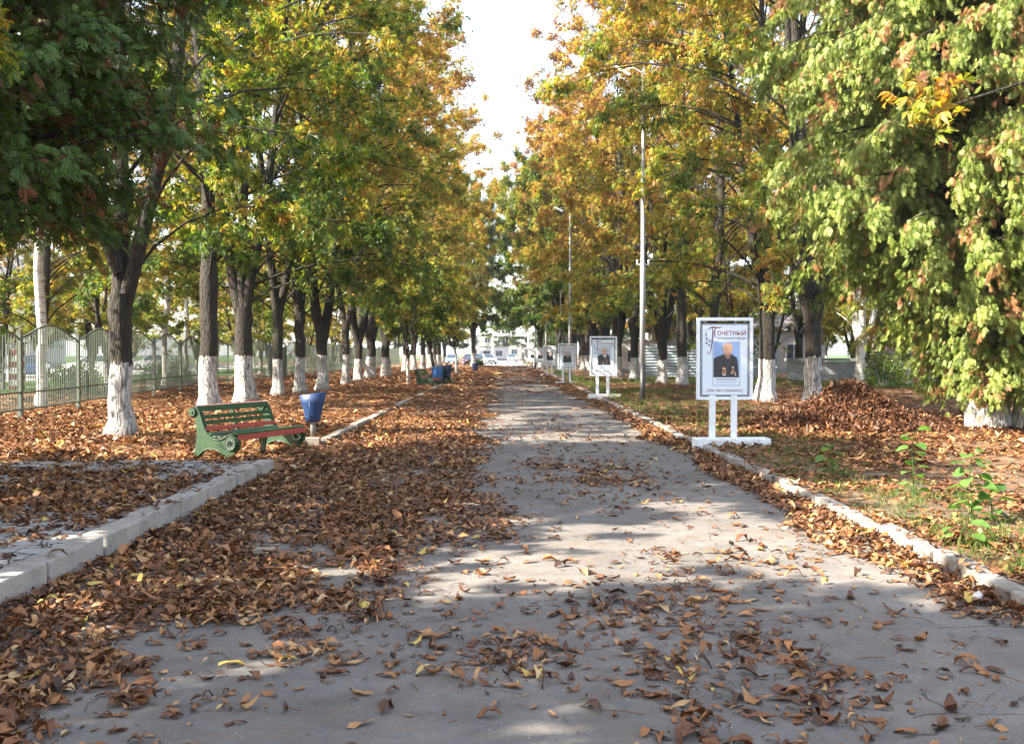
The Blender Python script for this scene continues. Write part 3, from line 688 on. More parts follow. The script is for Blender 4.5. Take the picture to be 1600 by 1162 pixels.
place_tree('thuja_tree', mr, (9.9, 20.2), 0, 'bright sunlit thuja with drooping sprays and whitewashed stems at right', 'conifer', wash=1.0, bias=0)

# ------------------------------------------------------------------ litter
def curled(P, rs, size, rnd, tiltmax, seg):
    """dry curled leaf blades as bent strips; P (n,3)"""
    n = len(P); az = rs.uniform(0, 2 * PI, n); el = rs.normal(0, 1, n) * tiltmax; ro = rs.normal(0, 1, n) * tiltmax * 1.3
    D = np.stack([np.cos(az) * np.cos(el), np.sin(az) * np.cos(el), np.sin(el)], -1)
    S0 = np.stack([-np.sin(az), np.cos(az), az * 0], -1); N0 = np.cross(D, S0)
    Sd = S0 * np.cos(ro)[:, None] + N0 * np.sin(ro)[:, None]; Nn = np.cross(D, Sd)
    L_ = size * np.clip(np.exp(rs.normal(-.12, .45, n)), .25, 1.7); W_ = L_ * rs.uniform(.24, .58, n); cu = rs.normal(0, .38, n); fo = np.abs(rs.normal(.10, .30, n)); tw = rs.normal(0, .9, n)
    ts = np.linspace(0, 1, seg + 1); prof = np.interp(ts, [0, .25, .6, .85, 1], [.12, .6, 1, .65, .04])
    rows = []
    for t, p in zip(ts, prof):
        c = P + D * (L_ * (t - .5))[:, None] + Nn * (L_ * (cu * (t - .5) ** 2 * 2.2))[:, None]
        a = tw * (t - .5); s2 = Sd * np.cos(a)[:, None] + Nn * np.sin(a)[:, None]
        h = (W_ * p * .5)[:, None]
        rows += [c - s2 * h + Nn * h * fo[:, None] * 1.2, c, c + s2 * h + Nn * h * fo[:, None] * 1.2]
    V = np.stack(rows, 1)
    V = V + rs.normal(0, .04, V.shape) * L_[:, None, None]
    mn = V[:, :, 2].min(1) - P[:, 2]; V[:, :, 2] -= np.minimum(mn, 0)[:, None] * .85
    nv = 3 * (seg + 1); b = np.arange(n)[:, None] * nv; q = []
    for s in range(seg):
        o = 3 * s; q += [b + [o, o + 1, o + 4, o + 3], b + [o + 1, o + 2, o + 5, o + 4]]
    F = np.stack(q, 1).reshape(-1, 4)
    return V.reshape(-1, 3), F, np.repeat(rnd, 2 * seg)
def G(x, y, cx, cy, sx, sy, rot=0):
    c, s = math.cos(rot), math.sin(rot); u = (x - cx) * c + (y - cy) * s; v = -(x - cx) * s + (y - cy) * c
    return np.exp(-(u / sx) ** 2 - (v / sy) ** 2)
def dens_path(x, y):
    nz = fbm(x * .9 + 3, y * .55, 3); n2 = fbm(x * 2.6, y * 2.0 + 40, 2)
    edge = np.interp(y, [4, 5, 6, 7, 9, 14, 25, 40, 80, 120], [-1.7, -1.25, -.75, -.60, -.35, -.35, -.5, -.7, -.8, -.6])
    d = .95 * smooth01(.40, -.40, -(x - edge) * -1 + (nz - .5) * 1.8)
    d *= np.where(y < 8.5, np.clip(.10 + 1.5 * smooth01(.40, .62, n2 * .55 + nz * .45 + .22 * smooth01(-1.6, -2.9, x)), 0, 1.2), .45 + .75 * smooth01(.3, .55, n2))
    d += .8 * smooth01(-2.2, -3.0, x) * smooth01(3.6, 5, y)
    k = .3 + 1.3 * smooth01(.40, .60, n2)
    d += .8 * G(x, y, .95, 6.2, .5, .65) * k + .75 * G(x, y, 1.15, 4.9, .40, .9, .1) * k + .45 * G(x, y, 1.1, 13.2, .7, 1.6) * k
    d += .35 * G(x, y, 1.75, 7.9, .5, .35) * k + .3 * G(x, y, -.1, 5.2, .4, .4) * k
    rw = np.interp(y, [4, 7, 10, 16, 30, 60], [.55, .45, .62, .6, .7, 1.0])
    d += 1.15 * smooth01(0, 1, (x - (KR - rw) + (nz - .5) * .9) / .28)
    d += .55 * smooth01(28, 70, y) * smooth01(.42, .6, nz)
    d += .02 + .05 * smooth01(.5, .7, nz)
    return d
def dens_left(x, y):
    nz = fbm(x * .7 + 9, y * .7, 3)
    d = .30 + .8 * smooth01(.34, .55, nz)
    d = np.where((x > -6.5) & (y < 11.5), d * smooth01(.40, .56, nz + .08), d)
    d *= 1 - .9 * G(x, y, -4.35, 7.9, .75, .8)
    d *= 1 - .85 * G(x, y, -4.5, 15.6, 1.3, 1.6) * (fbm(x * 2, y * 2, 2) > .4)
    d *= np.where((x > KL - .24), .07, 1)
    return d
def dens_right(x, y):
    nz = fbm(x * .8 + 29, y * .8, 3)
    d = .10 + .22 * G(x, y, 4.8, 14.5, 2.0, 2.6) + .7 * smooth01(.42, .62, nz) + .22 * smooth01(14, 22, y)
    d *= np.where((x < KR + .16), .4, 1) * (1 - .6 * smooth01(48, 56, y))
    d += .35 * G(x, y, 4.6, 7.6, .6, .5)
    return d
def litter(name, fn, x0, x1, bands, seed, label):
    rs = np.random.RandomState(seed); VV, FF, RR, off = [], [], [], 0
    for (y0, y1, per, size, seg, tilt) in bands:
        n = int((x1 - x0) * (y1 - y0) * per); x = rs.uniform(x0, x1, n); y = rs.uniform(y0, y1, n)
        keep = (rs.uniform(0, 1, n) < fn(x, y)) & (np.abs(x) < .62 * y + 1.5); x, y = x[keep], y[keep]
        d = np.clip(fn(x, y), 0, 1.2)
        kz = (np.where((x > KL - .20) & (x < KL) & ((y < 13.3) | ((y > 17.7) & (y < 26.0))), .20, 0) + np.where((x > KR) & (x < KR + .15), .115, 0))
        bank = .03 * smooth01(KL + .45, KL, x) * (x > KL) + .02 * smooth01(KR - .4, KR, x) * (x < KR)
        z = np.maximum(gz(x, y), kz) + .010 + (rs.uniform(0, 1, len(x)) ** 1.5) * (.026 * np.clip(d - .25, 0, 1) + bank)
        r_ = np.clip(rs.beta(1.5, 2.1, len(x)) + .15 * (vnoise(x * 3, y * 3) - .5), 0, .97)
        r_ = np.where(rs.uniform(0, 1, len(x)) < .012, 1.0, r_)
        tilt_ = tilt * np.clip(.08 + .55 * d, .10, .62)
        V, F, Rf = curled(np.stack([x, y, z], -1), rs, size, r_, tilt_, seg)
        VV.append(V); FF.append(F + off); RR.append(Rf); off += len(V)
    return tag(obj(name, npmesh(name, np.concatenate(VV), np.concatenate(FF), M['litter'], rnd=np.concatenate(RR))), label, 'fallen leaves', kind='stuff')
litter('leaf_litter', dens_path, KL, KR, [(3.2, 10, 420, .026, 1, .40), (3.2, 7, 800, .076, 4, .42), (7, 13, 660, .080, 3, .45), (13, 26, 440, .094, 2, .45), (26, 50, 150, .15, 1, .4), (50, 125, 45, .24, 1, .4)], 31, 'brown curled fallen leaves strewn over the grey asphalt path')
litter('leaf_litter', dens_left, -16, KL, [(4.5, 11, 300, .028, 1, .4), (4.5, 13, 520, .086, 3, .45), (13, 26, 260, .12, 2, .38), (26, 50, 110, .16, 1, .42), (50, 100, 34, .26, 1, .45)], 32, 'brown fallen leaves carpeting the ground left of the kerb')
litter('leaf_litter', dens_right, KR, 17, [(5, 13, 460, .09, 3, .42), (13, 26, 240, .115, 2, .36), (26, 60, 70, .17, 1, .4)], 33, 'fallen leaves scattered over bare soil right of the whitewashed kerb')

# twigs and leaf stalks on the asphalt
def stalks():
    rs = np.random.RandomState(41); br = []
    for _ in range(900):
        y = rs.uniform(3.8, 14); x = rs.uniform(KL, KR); 
        if rs.uniform() > .25 + dens_path(x, y): continue
        a = rs.uniform(0, 6.28); ln = rs.uniform(.06, .20); c = rs.normal(0, .02)
        p = np.array([[x, y, .014], [x + math.cos(a) * ln / 2 - c * math.sin(a), y + math.sin(a) * ln / 2 + c * math.cos(a), .02], [x + math.cos(a) * ln, y + math.sin(a) * ln, .013]])
        br.append((p, np.array([.0022, .0018, .0015]), 3))
    me = tubes_np(br, M['litter'], 'leaf_stalks'); a = me.attributes.new('rnd', 'FLOAT', 'FACE'); a.data.foreach_set('value', np.full(len(me.polygons), .25, dtype=np.float32))
    tag(obj('leaf_stalks', me), 'thin dry leaf stalks and twigs lying on the asphalt', 'twigs', kind='stuff')
stalks()

# heap of raked leaves
def heap():
    rs = np.random.RandomState(51); cx, cy = 6.95, 20.6
    def hz(u, v):
        return .82 * np.exp(-((u - .15) / .8) ** 2 - (v / .95) ** 2) + .30 * np.exp(-((u + 1.05) / .75) ** 2 - ((v + .3) / .8) ** 2) + .14 * np.exp(-((u - 1.3) / .8) ** 2 - ((v + .1) / .7) ** 2) + .08 * np.exp(-(u / 2.3) ** 2 - ((v + .2) / 1.5) ** 2) - .045
    us = np.linspace(-3, 3.4, 60); vs = np.linspace(-2.1, 2.0, 44); U, Vv = np.meshgrid(us, vs); Z = hz(U, Vv) + (fbm(U * 4 + 50, Vv * 4 + 50) - .5) * .12 - .05
    V = np.stack([U, Vv, Z], -1).reshape(-1, 3); nx = len(us); i = (np.arange(nx - 1)[None, :] + (np.arange(len(vs) - 1) * nx)[:, None]).ravel()
    F1 = np.stack([i, i + 1, i + 1 + nx, i + nx], -1)
    n = 26000; u = rs.uniform(-3, 3.4, n); v = rs.uniform(-2.1, 2, n); h = hz(u, v); k = (h > .0) & (rs.uniform(0, 1, n) < np.clip(h * 8 + .15, 0, 1)); u, v, h = u[k], v[k], h[k]
    P = np.stack([u, v, h + (fbm(u * 4 + 50, v * 4 + 50) - .5) * .12 + rs.uniform(-.02, .05, len(u))], -1)
    V2, F2, R2 = curled(P, rs, .10, np.clip(rs.beta(1.5, 5.5, len(u)), 0, .9), .65, 2)  # low tones picked so the heap looks shaded; the shade is in the colour
    me = npmesh('leaf_heap', np.concatenate([V, V2]), np.concatenate([F1, F2 + len(V)]), M['litter'], rnd=np.concatenate([np.full(len(F1), .12), R2]))
    o = obj('leaf_heap', me); o.location = (cx, cy, float(gz(cx, cy)))
    tag(o, 'big brown heap of raked leaves beside the nearest portrait board', 'leaf heap')
heap()

# grass tufts
def grass(name, spots, label, seed):
    rs = np.random.RandomState(seed); Ps = []; Ls = []
    for (cx, cy, sx, sy, n, h) in spots:
        nt = max(3, n // 12); tx = rs.normal(cx, sx, nt); ty = rs.normal(cy, sy, nt); j = rs.randint(0, nt, n)
        x = tx[j] + rs.normal(0, .04, n); y = ty[j] + rs.normal(0, .04, n); k = (x > KR + .16) & (y < 140)
        x, y = x[k], y[k]; Ps.append(np.stack([x, y, gz(x, y)], -1)); Ls.append(h * rs.uniform(.4, 1.2, len(x)))
    P = np.concatenate(Ps); L_ = np.concatenate(Ls); n = len(P)
    D = unit(np.stack([rs.normal(0, .45, n), rs.normal(0, .45, n), np.ones(n)], -1)); Nn = unit(rs.normal(0, 1, (n, 3)))
    V, F, Rf = leaflets(P, D, Nn, L_, np.maximum(.007, L_ * .06), rs.uniform(0, 1, n), .4, 0)
    tag(obj(name, npmesh(name, V, F, M['grass'], rnd=Rf)), label, 'grass', kind='stuff')
grass('grass', [(4.5, 23, .7, 3.2, 3600, .12), (3.75, 7.2, .25, 1.4, 1500, .11), (4.3, 8.6, .4, .9, 900, .10), (4.7, 15.3, .7, .5, 700, .09), (3.9, 13.2, .35, 1.6, 1300, .09), (4.3, 10.5, .3, .8, 700, .1), (5, 31, 1.2, 3, 2500, .13), (6, 38.5, 1.6, 1.5, 3000, .15), (14, 50, 5, 3.5, 9000, .16), (9, 55, 3, 4, 4000, .2)], 'green grass tufts along the right kerb and lawn behind the row', 61)
grass('low_weeds', [(3.85, 40, .3, 8, 1500, .2), (3.9, 66, .4, 14, 1500, .3), (4.6, 17.9, .5, .4, 500, .08)], 'low green weeds growing between the portrait boards and the path', 62)

# broad-leaved weeds (young saplings) in the right foreground
def sapling(x, y, h, n, label, seed):
    rs = np.random.RandomState(seed); t = empty('sapling', (x, y, float(gz(x, y))), 0, label, 'plant', 'green saplings on the right verge')
    st = np.array([[0, 0, -.02], [.01, 0, h * .35], [-.01, .01, h * .7], [.01, 0, h]]); br = [(st, np.array([.008, .007, .005, .003]), 5)]
    P, D, L_ = [], [], []
    for i in range(n):
        z = h * (.10 + .9 * i / (n - 1)); a = i * 2.4 + rs.normal(0, .3); rr = rs.uniform(.05, .11); q = np.array([math.cos(a) * rr, math.sin(a) * rr, z + .03])
        br.append((np.array([[0, 0, z], q]), np.array([.003, .002]), 3)); P.append(q); D.append(unit(np.array([math.cos(a), math.sin(a), rs.uniform(-.3, .2)]))); L_.append(rs.uniform(.09, .15))
    sm = tubes_np(br, M['weed'], 'stem'); a_ = sm.attributes.new('rnd', 'FLOAT', 'FACE'); a_.data.foreach_set('value', np.full(len(sm.polygons), .3, dtype=np.float32))
    obj('stem', sm, t)
    P = np.array(P); D = np.array(D); L_ = np.array(L_); N0 = unit(np.array([0, 0, 1.]) + rs.normal(0, .3, (len(P), 3)) + D * .2)
    Sd = unit(np.cross(N0, D)); N0 = np.cross(D, Sd); rim = []
    for t_, w in ((0, 0), (-.06, .30), (.15, .47), (.4, .50), (.68, .36), (.88, .14), (1, 0), (.88, -.14), (.68, -.36), (.4, -.5), (.15, -.47), (-.06, -.30)):
        rim.append(P + D * (L_ * t_)[:, None] + Sd * (L_ * w)[:, None] + N0 * (abs(w) * L_ * .25 - L_ * t_ * t_ * .2)[:, None])
    c = P + D * (L_ * .42)[:, None]; V = np.stack([c] + rim, 1).reshape(-1, 3); b = np.arange(len(P))[:, None] * 13
    F = np.stack([b + [0, 1 + k, 1 + (k + 1) % 12] for k in range(12)], 1).reshape(-1, 3)
    obj('leaves', npmesh('leaves', V, F, M['weed'], rnd=np.repeat(rs.uniform(.3, 1, len(P)), 12), smooth=True), t)
sapling(4.22, 9.05, .62, 22, 'tallest green sapling with rounded leaves near the right edge', 71)
sapling(4.28, 10.5, .70, 14, 'green sapling with broad leaves just left of the tallest one', 72)
sapling(3.95, 12.1, .45, 9, 'small thin green sapling growing close to the whitewashed kerb', 73)
sapling(4.45, 9.15, .35, 12, 'low leafy sapling at the foot of the tallest one', 74)
sapling(3.62, 7.9, .16, 6, 'tiny green seedling against the kerb in sunlight', 75)
for (x, y, h, lab) in [(5.0, 12.0, .16, 'short dark stick standing upright between the two saplings'), (5.6, 18.6, .22, 'pale thin peg stuck in front of the leaf heap')]:
    b = MB(); b.tube([(0, 0, -.03), (.005, 0, h)], [.009, .006], M['kerb_old'] if h > .2 else M['black'], 6); o = b.done('stick'); o.location = (x, y, float(gz(x, y))); tag(o, lab, 'stick')

# ------------------------------------------------------------------ fence
def fence():
    pts = [(-10.5, 15.2)]
    for i in range(26):
        x, y = pts[-1]
        if y < 41: dx, dy = -.098, 1
        else: dx, dy = .004, 1
        l = math.hypot(dx, dy); pts.append((x + dx / l * 4.15, y + dy / l * 4.15))
    t = empty('park_fence', (pts[0][0], pts[0][1], 0), 0, 'long grey green steel bar fence with wavy arched tops along the park', 'fence')
    o0 = Vector((pts[0][0], pts[0][1], 0))
    for i, (x, y) in enumerate(pts):
        if 11 <= i - 0 <= 9: continue
        z = float(gz(x, y)); b = MB(); b.box((x - o0.x, y - o0.y, z + 1.0), (.10, .10, 2.1), M['fence'], bev=.008)
        b.box((x - o0.x, y - o0.y, z + 2.065), (.115, .115, .02), M['fence']); b.done('post', t)
    for i, (a, c) in enumerate(zip(pts, pts[1:])):
        if i == 10: continue
        A = Vector((a[0], a[1], float(gz(*a)))) - o0; C = Vector((c[0], c[1], float(gz(*c)))) - o0; d = C - A; ln = d.length; u = d / ln
        b = MB(); n = 25; rail = []
        def top(s): return 1.98 - .06 + .33 * max(0, math.sin(PI * s)) ** 1.6 - .05 * (math.cos(2 * PI * s) > .99)
        for k in range(1, n):
            s = k / n; p = A + d * s; b.box((p.x, p.y, p.z + (top(s) + .22) / 2), (.024, .024, top(s) - .22), M['fence'], rz=math.atan2(u.y, u.x))
        for k in range(25):
            s = .012 + .976 * k / 24; p = A + d * s; rail.append((p.x, p.y, p.z + top(s)))
        b.tube(rail, .026, M['fence'], 6)
        for h in (.22, .62):
            m0 = A + d * .5; b.box((m0.x, m0.y, m0.z + h), (ln - .11, .035, .04), M['fence'], rz=math.atan2(u.y, u.x))
        b.done('panel', t)
    # solid gate
    a, c = pts[10], pts[11]; g = empty('park_gate', (a[0], a[1], float(gz(*a))), math.atan2(c[1] - a[1], c[0] - a[0]), 'solid green sheet metal gate set in the bar fence', 'gate')
    ln = 4.15
    for s0, s1 in ((.07, ln / 2 - .02), (ln / 2 + .02, ln - .07)):
        b = MB(); w = s1 - s0; b.box(((s0 + s1) / 2, 0, 1.0), (w, .03, 1.7), M['gate'])
        for k in range(9): b.box((s0 + w * (k + .5) / 9, -.02, .7), (.03, .02, 1.0), M['gate'])
        b.box(((s0 + s1) / 2, -.022, 1.87), (w, .05, .06), M['fence']); b.box(((s0 + s1) / 2, -.022, .2), (w, .05, .06), M['fence'])
        b.box((s0 + .03, -.025, 1.03), (.06, .05, 1.66), M['fence']); b.box((s1 - .03, -.025, 1.03), (.06, .05, 1.66), M['fence'])
        b.tube([(s0 + (w) * k / 12, 0, 1.92 + .30 * math.sin(PI * k / 12)) for k in range(13)], .025, M['fence'], 6)
        for k in range(1, 8): b.box((s0 + w * k / 8, 0, 1.9 + .14 * math.sin(PI * k / 8)), (.02, .02, .28 * math.sin(PI * k / 8) + .02), M['fence'])
        b.done('gate_leaf', g)
fence()

# ------------------------------------------------------------------ benches
OUT = [(.00, 0), (.10, 0), (.15, .06), (.22, .115), (.33, .155), (.46, .15), (.55, .11), (.62, .05), (.64, 0), (.77, 0), (.78, .05), (.84, .10), (.90, .17), (.915, .24), (.89, .32), (.83, .365), (.76, .378), (.69, .365), (.62, .325), (.54, .30), (.46, .305), (.38, .335), (.31, .39), (.26, .46), (.22, .55), (.18, .66), (.14, .76), (.10, .80), (.04, .82), (-.03, .80), (-.06, .74), (-.04, .68), (.02, .655), (.065, .62), (.08, .51), (.095, .36), (.07, .2), (.03, .08)]
SC = .95
def bench_root(label, flip=False):
    t = empty('park_bench', (0, 0, 0), 0, label, 'bench', 'green slatted benches along the path')
    Lb = 1.78
    # local: x = depth (back -> front), y = along the bench, z up
    for y0 in (0, Lb - .055):
        b = MB(); b.poly([(u * SC, y0, z * SC) for u, z in OUT], (0, .055, 0), M['green_cast'])
        # raised rim along the outline
        pts = [(u * SC, z * SC) for u, z in OUT]
        for sy in (y0 - .004, y0 + .059):
            b.tube([(u, sy, z) for u, z in pts[13:29]], .012, M['green_cast'], 6)
            b.tube([(u, sy, z) for u, z in pts[1:8]], .010, M['green_cast'], 6)
        ed = b.done('end_frame', t)
        for sy in (y0 - .012, y0 + .067):
            r = MB(); cx, cz = .775 * SC, .245 * SC
            s = -1 if sy < y0 else 1
            r.tube([(cx, sy, cz), (cx, sy + s * .012, cz)], [.115, .105], M['green_cast'], 24)
            r.tube([(cx + .095 * math.cos(a), sy + s * .014, cz + .095 * math.sin(a)) for a in np.linspace(0, 2 * PI, 25)], .008, M['green_cast'], 6, cap=False)
            r.tube([(cx + .045 * math.cos(a), sy + s * .014, cz + .045 * math.sin(a)) for a in np.linspace(0, 2 * PI, 17)], .007, M['green_cast'], 6, cap=False)
            r.tube([(cx, sy, cz), (cx, sy + s * .026, cz)], [.026, .012], M['green_cast'], 12)
            for k in range(12):
                a = k * PI / 6; r.box((cx + .07 * math.cos(a), sy + s * .016, cz + .07 * math.sin(a)), (.030, .014, .012), M['rim'], ry=-a)
            r.done('rosette', ed); r = MB(); r.tube([(.02 * SC, sy, .735 * SC), (.02 * SC, sy + s * .015, .735 * SC)], [.075, .06], M['green_cast'], 20)
            r.tube([(.02 * SC, sy, .735 * SC), (.02 * SC, sy + s * .030, .735 * SC)], [.028, .016], M['green_cast'], 12)
            r.done('scroll_boss', ed)
    b = MB(); y0 = Lb / 2 - .02
    b.poly([(u * SC, y0, z * SC) for u, z in [(.04, .66), (.075, .66), (.12, .42), (.20, .30), (.60, .28), (.80, .30), (.80, .34), (.60, .33), (.25, .345), (.155, .45), (.10, .72), (.06, .78), (.03, .76)]], (0, .04, 0), M['green_cast'])
    b.poly([(.60 * SC, y0, .29 * SC), (.66 * SC, y0, .14), (.63 * SC, y0, 0), (.73 * SC, y0, 0), (.74 * SC, y0, .14), (.78 * SC, y0, .30 * SC)], (0, .04, 0), M['green_cast'])
    b.poly([(.10 * SC, y0, .36 * SC), (.08 * SC, y0, .15), (.03 * SC, y0, 0), (.10 * SC, y0, 0), (.14 * SC, y0, .15), (.20 * SC, y0, .30 * SC)], (0, .04, 0), M['green_cast'])
    b.done('middle_support', t)
    sl = [(.115, .785, .085, .030, 66, 'green'), (.060, .825, .090, .026, 5, 'plum'), (.185, .655, .060, .026, 72, 'green'), (.215, .565, .060, .026, 68, 'green'), (.265, .465, .062, .026, 60, 'red'), (.345, .385, .060, .026, 38, 'green'),
          (.43, .345, .07, .026, 10, 'green_dark'), (.53, .337, .085, .028, 0, 'green_dark'), (.64, .355, .09, .028, -8, 'green_dark'), (.75, .395, .095, .030, -4, 'green_dark'), (.845, .405, .075, .028, 12, 'green'), (.905, .345, .085, .026, 82, 'red')]
    for (u, z, w, th, ang, mm) in sl:
        b = MB(); b.box((u * SC, Lb / 2, z * SC), (w, Lb - .02, th), M[mm], ry=R(ang), bev=.006)
        b.done('slat', t)
    return t
bench = bench_root('green bench with red slats and scrolled iron ends, beside the blue bin')
# near-front foot at (-4.07,15.4), axis heading 67 degrees
yaw = math.atan2(.923, .385) - PI / 2
bench.location = (-4.82, 15.45, .0); bench.rotation_euler = (0, 0, yaw)
b2 = copy_tree(bench, (-4.15, 46, float(gz(-4.2, 48)) - .01), R(-8), label='farther green bench, half hidden by a thin white stem')
b3 = copy_tree(bench, (-2.75, 52.0, float(gz(-3.2, 54))), R(172), label='third bench, dark, facing away beside the navy bin')

# ------------------------------------------------------------------ bins
def make_bin(label, m, x, y, kind=0, s=1.0):
    t = empty('litter_bin', (x, y, float(gz(x, y))), rng.uniform(-.3, .3), label, 'litter bin', 'litter bins by the benches')
    b = MB()
    if kind == 0:
        prof = [(.13, .30), (.145, .40), (.20, .62), (.245, .80), (.235, .80), (.19, .62), (.12, .32)]
        n = 20; k = b.mi(m); rings = [[b.bm.verts.new((r * math.cos(2 * PI * j / n) * (1 if z < .5 else 1), r * .85 * math.sin(2 * PI * j / n), z + (.035 * math.cos(2 * PI * j / n) * (1 if z > .7 else 0)))) for j in range(n)] for r, z in prof]
        for a, c in zip(rings, rings[1:]):
            for j in range(n):
                f = b.bm.faces.new((a[j], a[(j + 1) % n], c[(j + 1) % n], c[j])); f.material_index = k; f.smooth = True
        f = b.bm.faces.new(rings[-1]); f = b.bm.faces.new(rings[0][::-1])
        b.done('bin_body', t)
        q = MB(); q.tube([(0, 0, -.03), (0, 0, .42)], .048, M['pipe'], 12); q.tube([(0, 0, -.02), (0, 0, .02)], .09, M['pipe'], 12); q.done('post', t)
        q = MB(); q.tube([(.0, -.19, .36), (0, -.20, .52), (0, -.215, .66)], .012, m, 8); q.box((0, -.16, .40), (.10, .03, .05), m, bev=.004); q.done('bracket', t)
    else:
        b.tube([(0, 0, .10), (0, 0, .75), (0, 0, .78)], [.24, .27, .28], m, 18); b.tube([(0, 0, .78), (0, 0, .82)], [.285, .285], m, 18)
        b.done('bin_body', t)
        for a in (0, 2.1, 4.2):
            q = MB(); q.tube([(.19 * math.cos(a), .19 * math.sin(a), 0), (.19 * math.cos(a), .19 * math.sin(a), .12)], .02, M['pipe'], 8); q.done('leg', t)
    t.scale = (s, s, s); return t
make_bin('royal blue flared litter bin on a post beside the near bench', M['blue'], -3.44, 17.95)
make_bin('light blue barrel bin behind the farther green bench', M['blue_light'], -3.4, 50.0, 1, 1.05)
make_bin('navy blue flared bin at the end of the farther bench', M['blue_dark'], -3.0, 50.8, 0, 1.25)
make_bin('small dark bin at the left path edge near the parked cars', M['blue_dark'], -2.6, 86, 1, .95)

# ------------------------------------------------------------------ portrait boards
def text_mesh(s, width, x, y, z, mater, shear=0, hscale=1.0, bold=.0, left=True):
    cu = bpy.data.curves.new('t', 'FONT'); cu.body = s; cu.size = 1; cu.shear = shear; cu.offset = bold; cu.extrude = 0; cu.resolution_u = 3
    o = bpy.data.objects.new('t', cu); COL.objects.link(o); bpy.context.view_layer.update()
    me = bpy.data.meshes.new_from_object(o.evaluated_get(bpy.context.evaluated_depsgraph_get()))
    bpy.data.objects.remove(o)
    V = np.array([v.co[:] for v in me.vertices]); F = [list(p.vertices) for p in me.polygons]; bpy.data.meshes.remove(me)
    sc = width / (V[:, 0].max() - V[:, 0].min()); V[:, 0] = (V[:, 0] - V[:, 0].min()) * sc + x; V[:, 1] = V[:, 1] * sc * hscale + y
    return [(v[0], z, v[1]) for v in V], F, mater
def flat(name, items, parent):
    """items: (verts, faces, material) in board coordinates, front faces -Y"""
    V, F, mi, mats = [], [], [], []
    for v, f, m in items:
        if m not in mats: mats.append(m)
        o = len(V); V += v; F += [[i + o for i in q] for q in f]; mi += [mats.index(m)] * len(f)
    me = bpy.data.meshes.new(name); me.from_pydata(V, [], F)
    for m in mats: me.materials.append(m)
    me.polygons.foreach_set('material_index', mi); me.update(); return obj(name, me, parent)
def pl(pts, y, m): return ([(p[0], y, p[1]) for p in pts], [list(range(len(pts)))], m)
def ell(cx, cz, rx, rz, y, m, n=20, a0=0): return pl([(cx + rx * math.cos(2 * PI * k / n), cz + rz * math.sin(2 * PI * k / n)) for k in range(n)], y, m)
def stroke(pts, w, y, m):
    v, f = [], []
    for i, p in enumerate(pts):
        a = pts[max(0, i - 1)]; c = pts[min(len(pts) - 1, i + 1)]; dx, dz = c[0] - a[0], c[1] - a[1]; l = math.hypot(dx, dz) + 1e-9
        ww = w[i] if isinstance(w, (list, tuple)) else w
        v += [(p[0] - dz / l * ww / 2, y, p[1] + dx / l * ww / 2), (p[0] + dz / l * ww / 2, y, p[1] - dx / l * ww / 2)]
    for i in range(len(pts) - 1): f.append([2 * i, 2 * i + 1, 2 * i + 3, 2 * i + 2])
    return v, f, m
def px(a, c): return ((a - 295) / 464, 1.53 + (400 - c) / 464)   # measured off the nearest board
def rect(x0, y0, x1, y1): return [px(x0, y1), px(x1, y1), px(x1, y0), px(x0, y0)]
TITLE = None
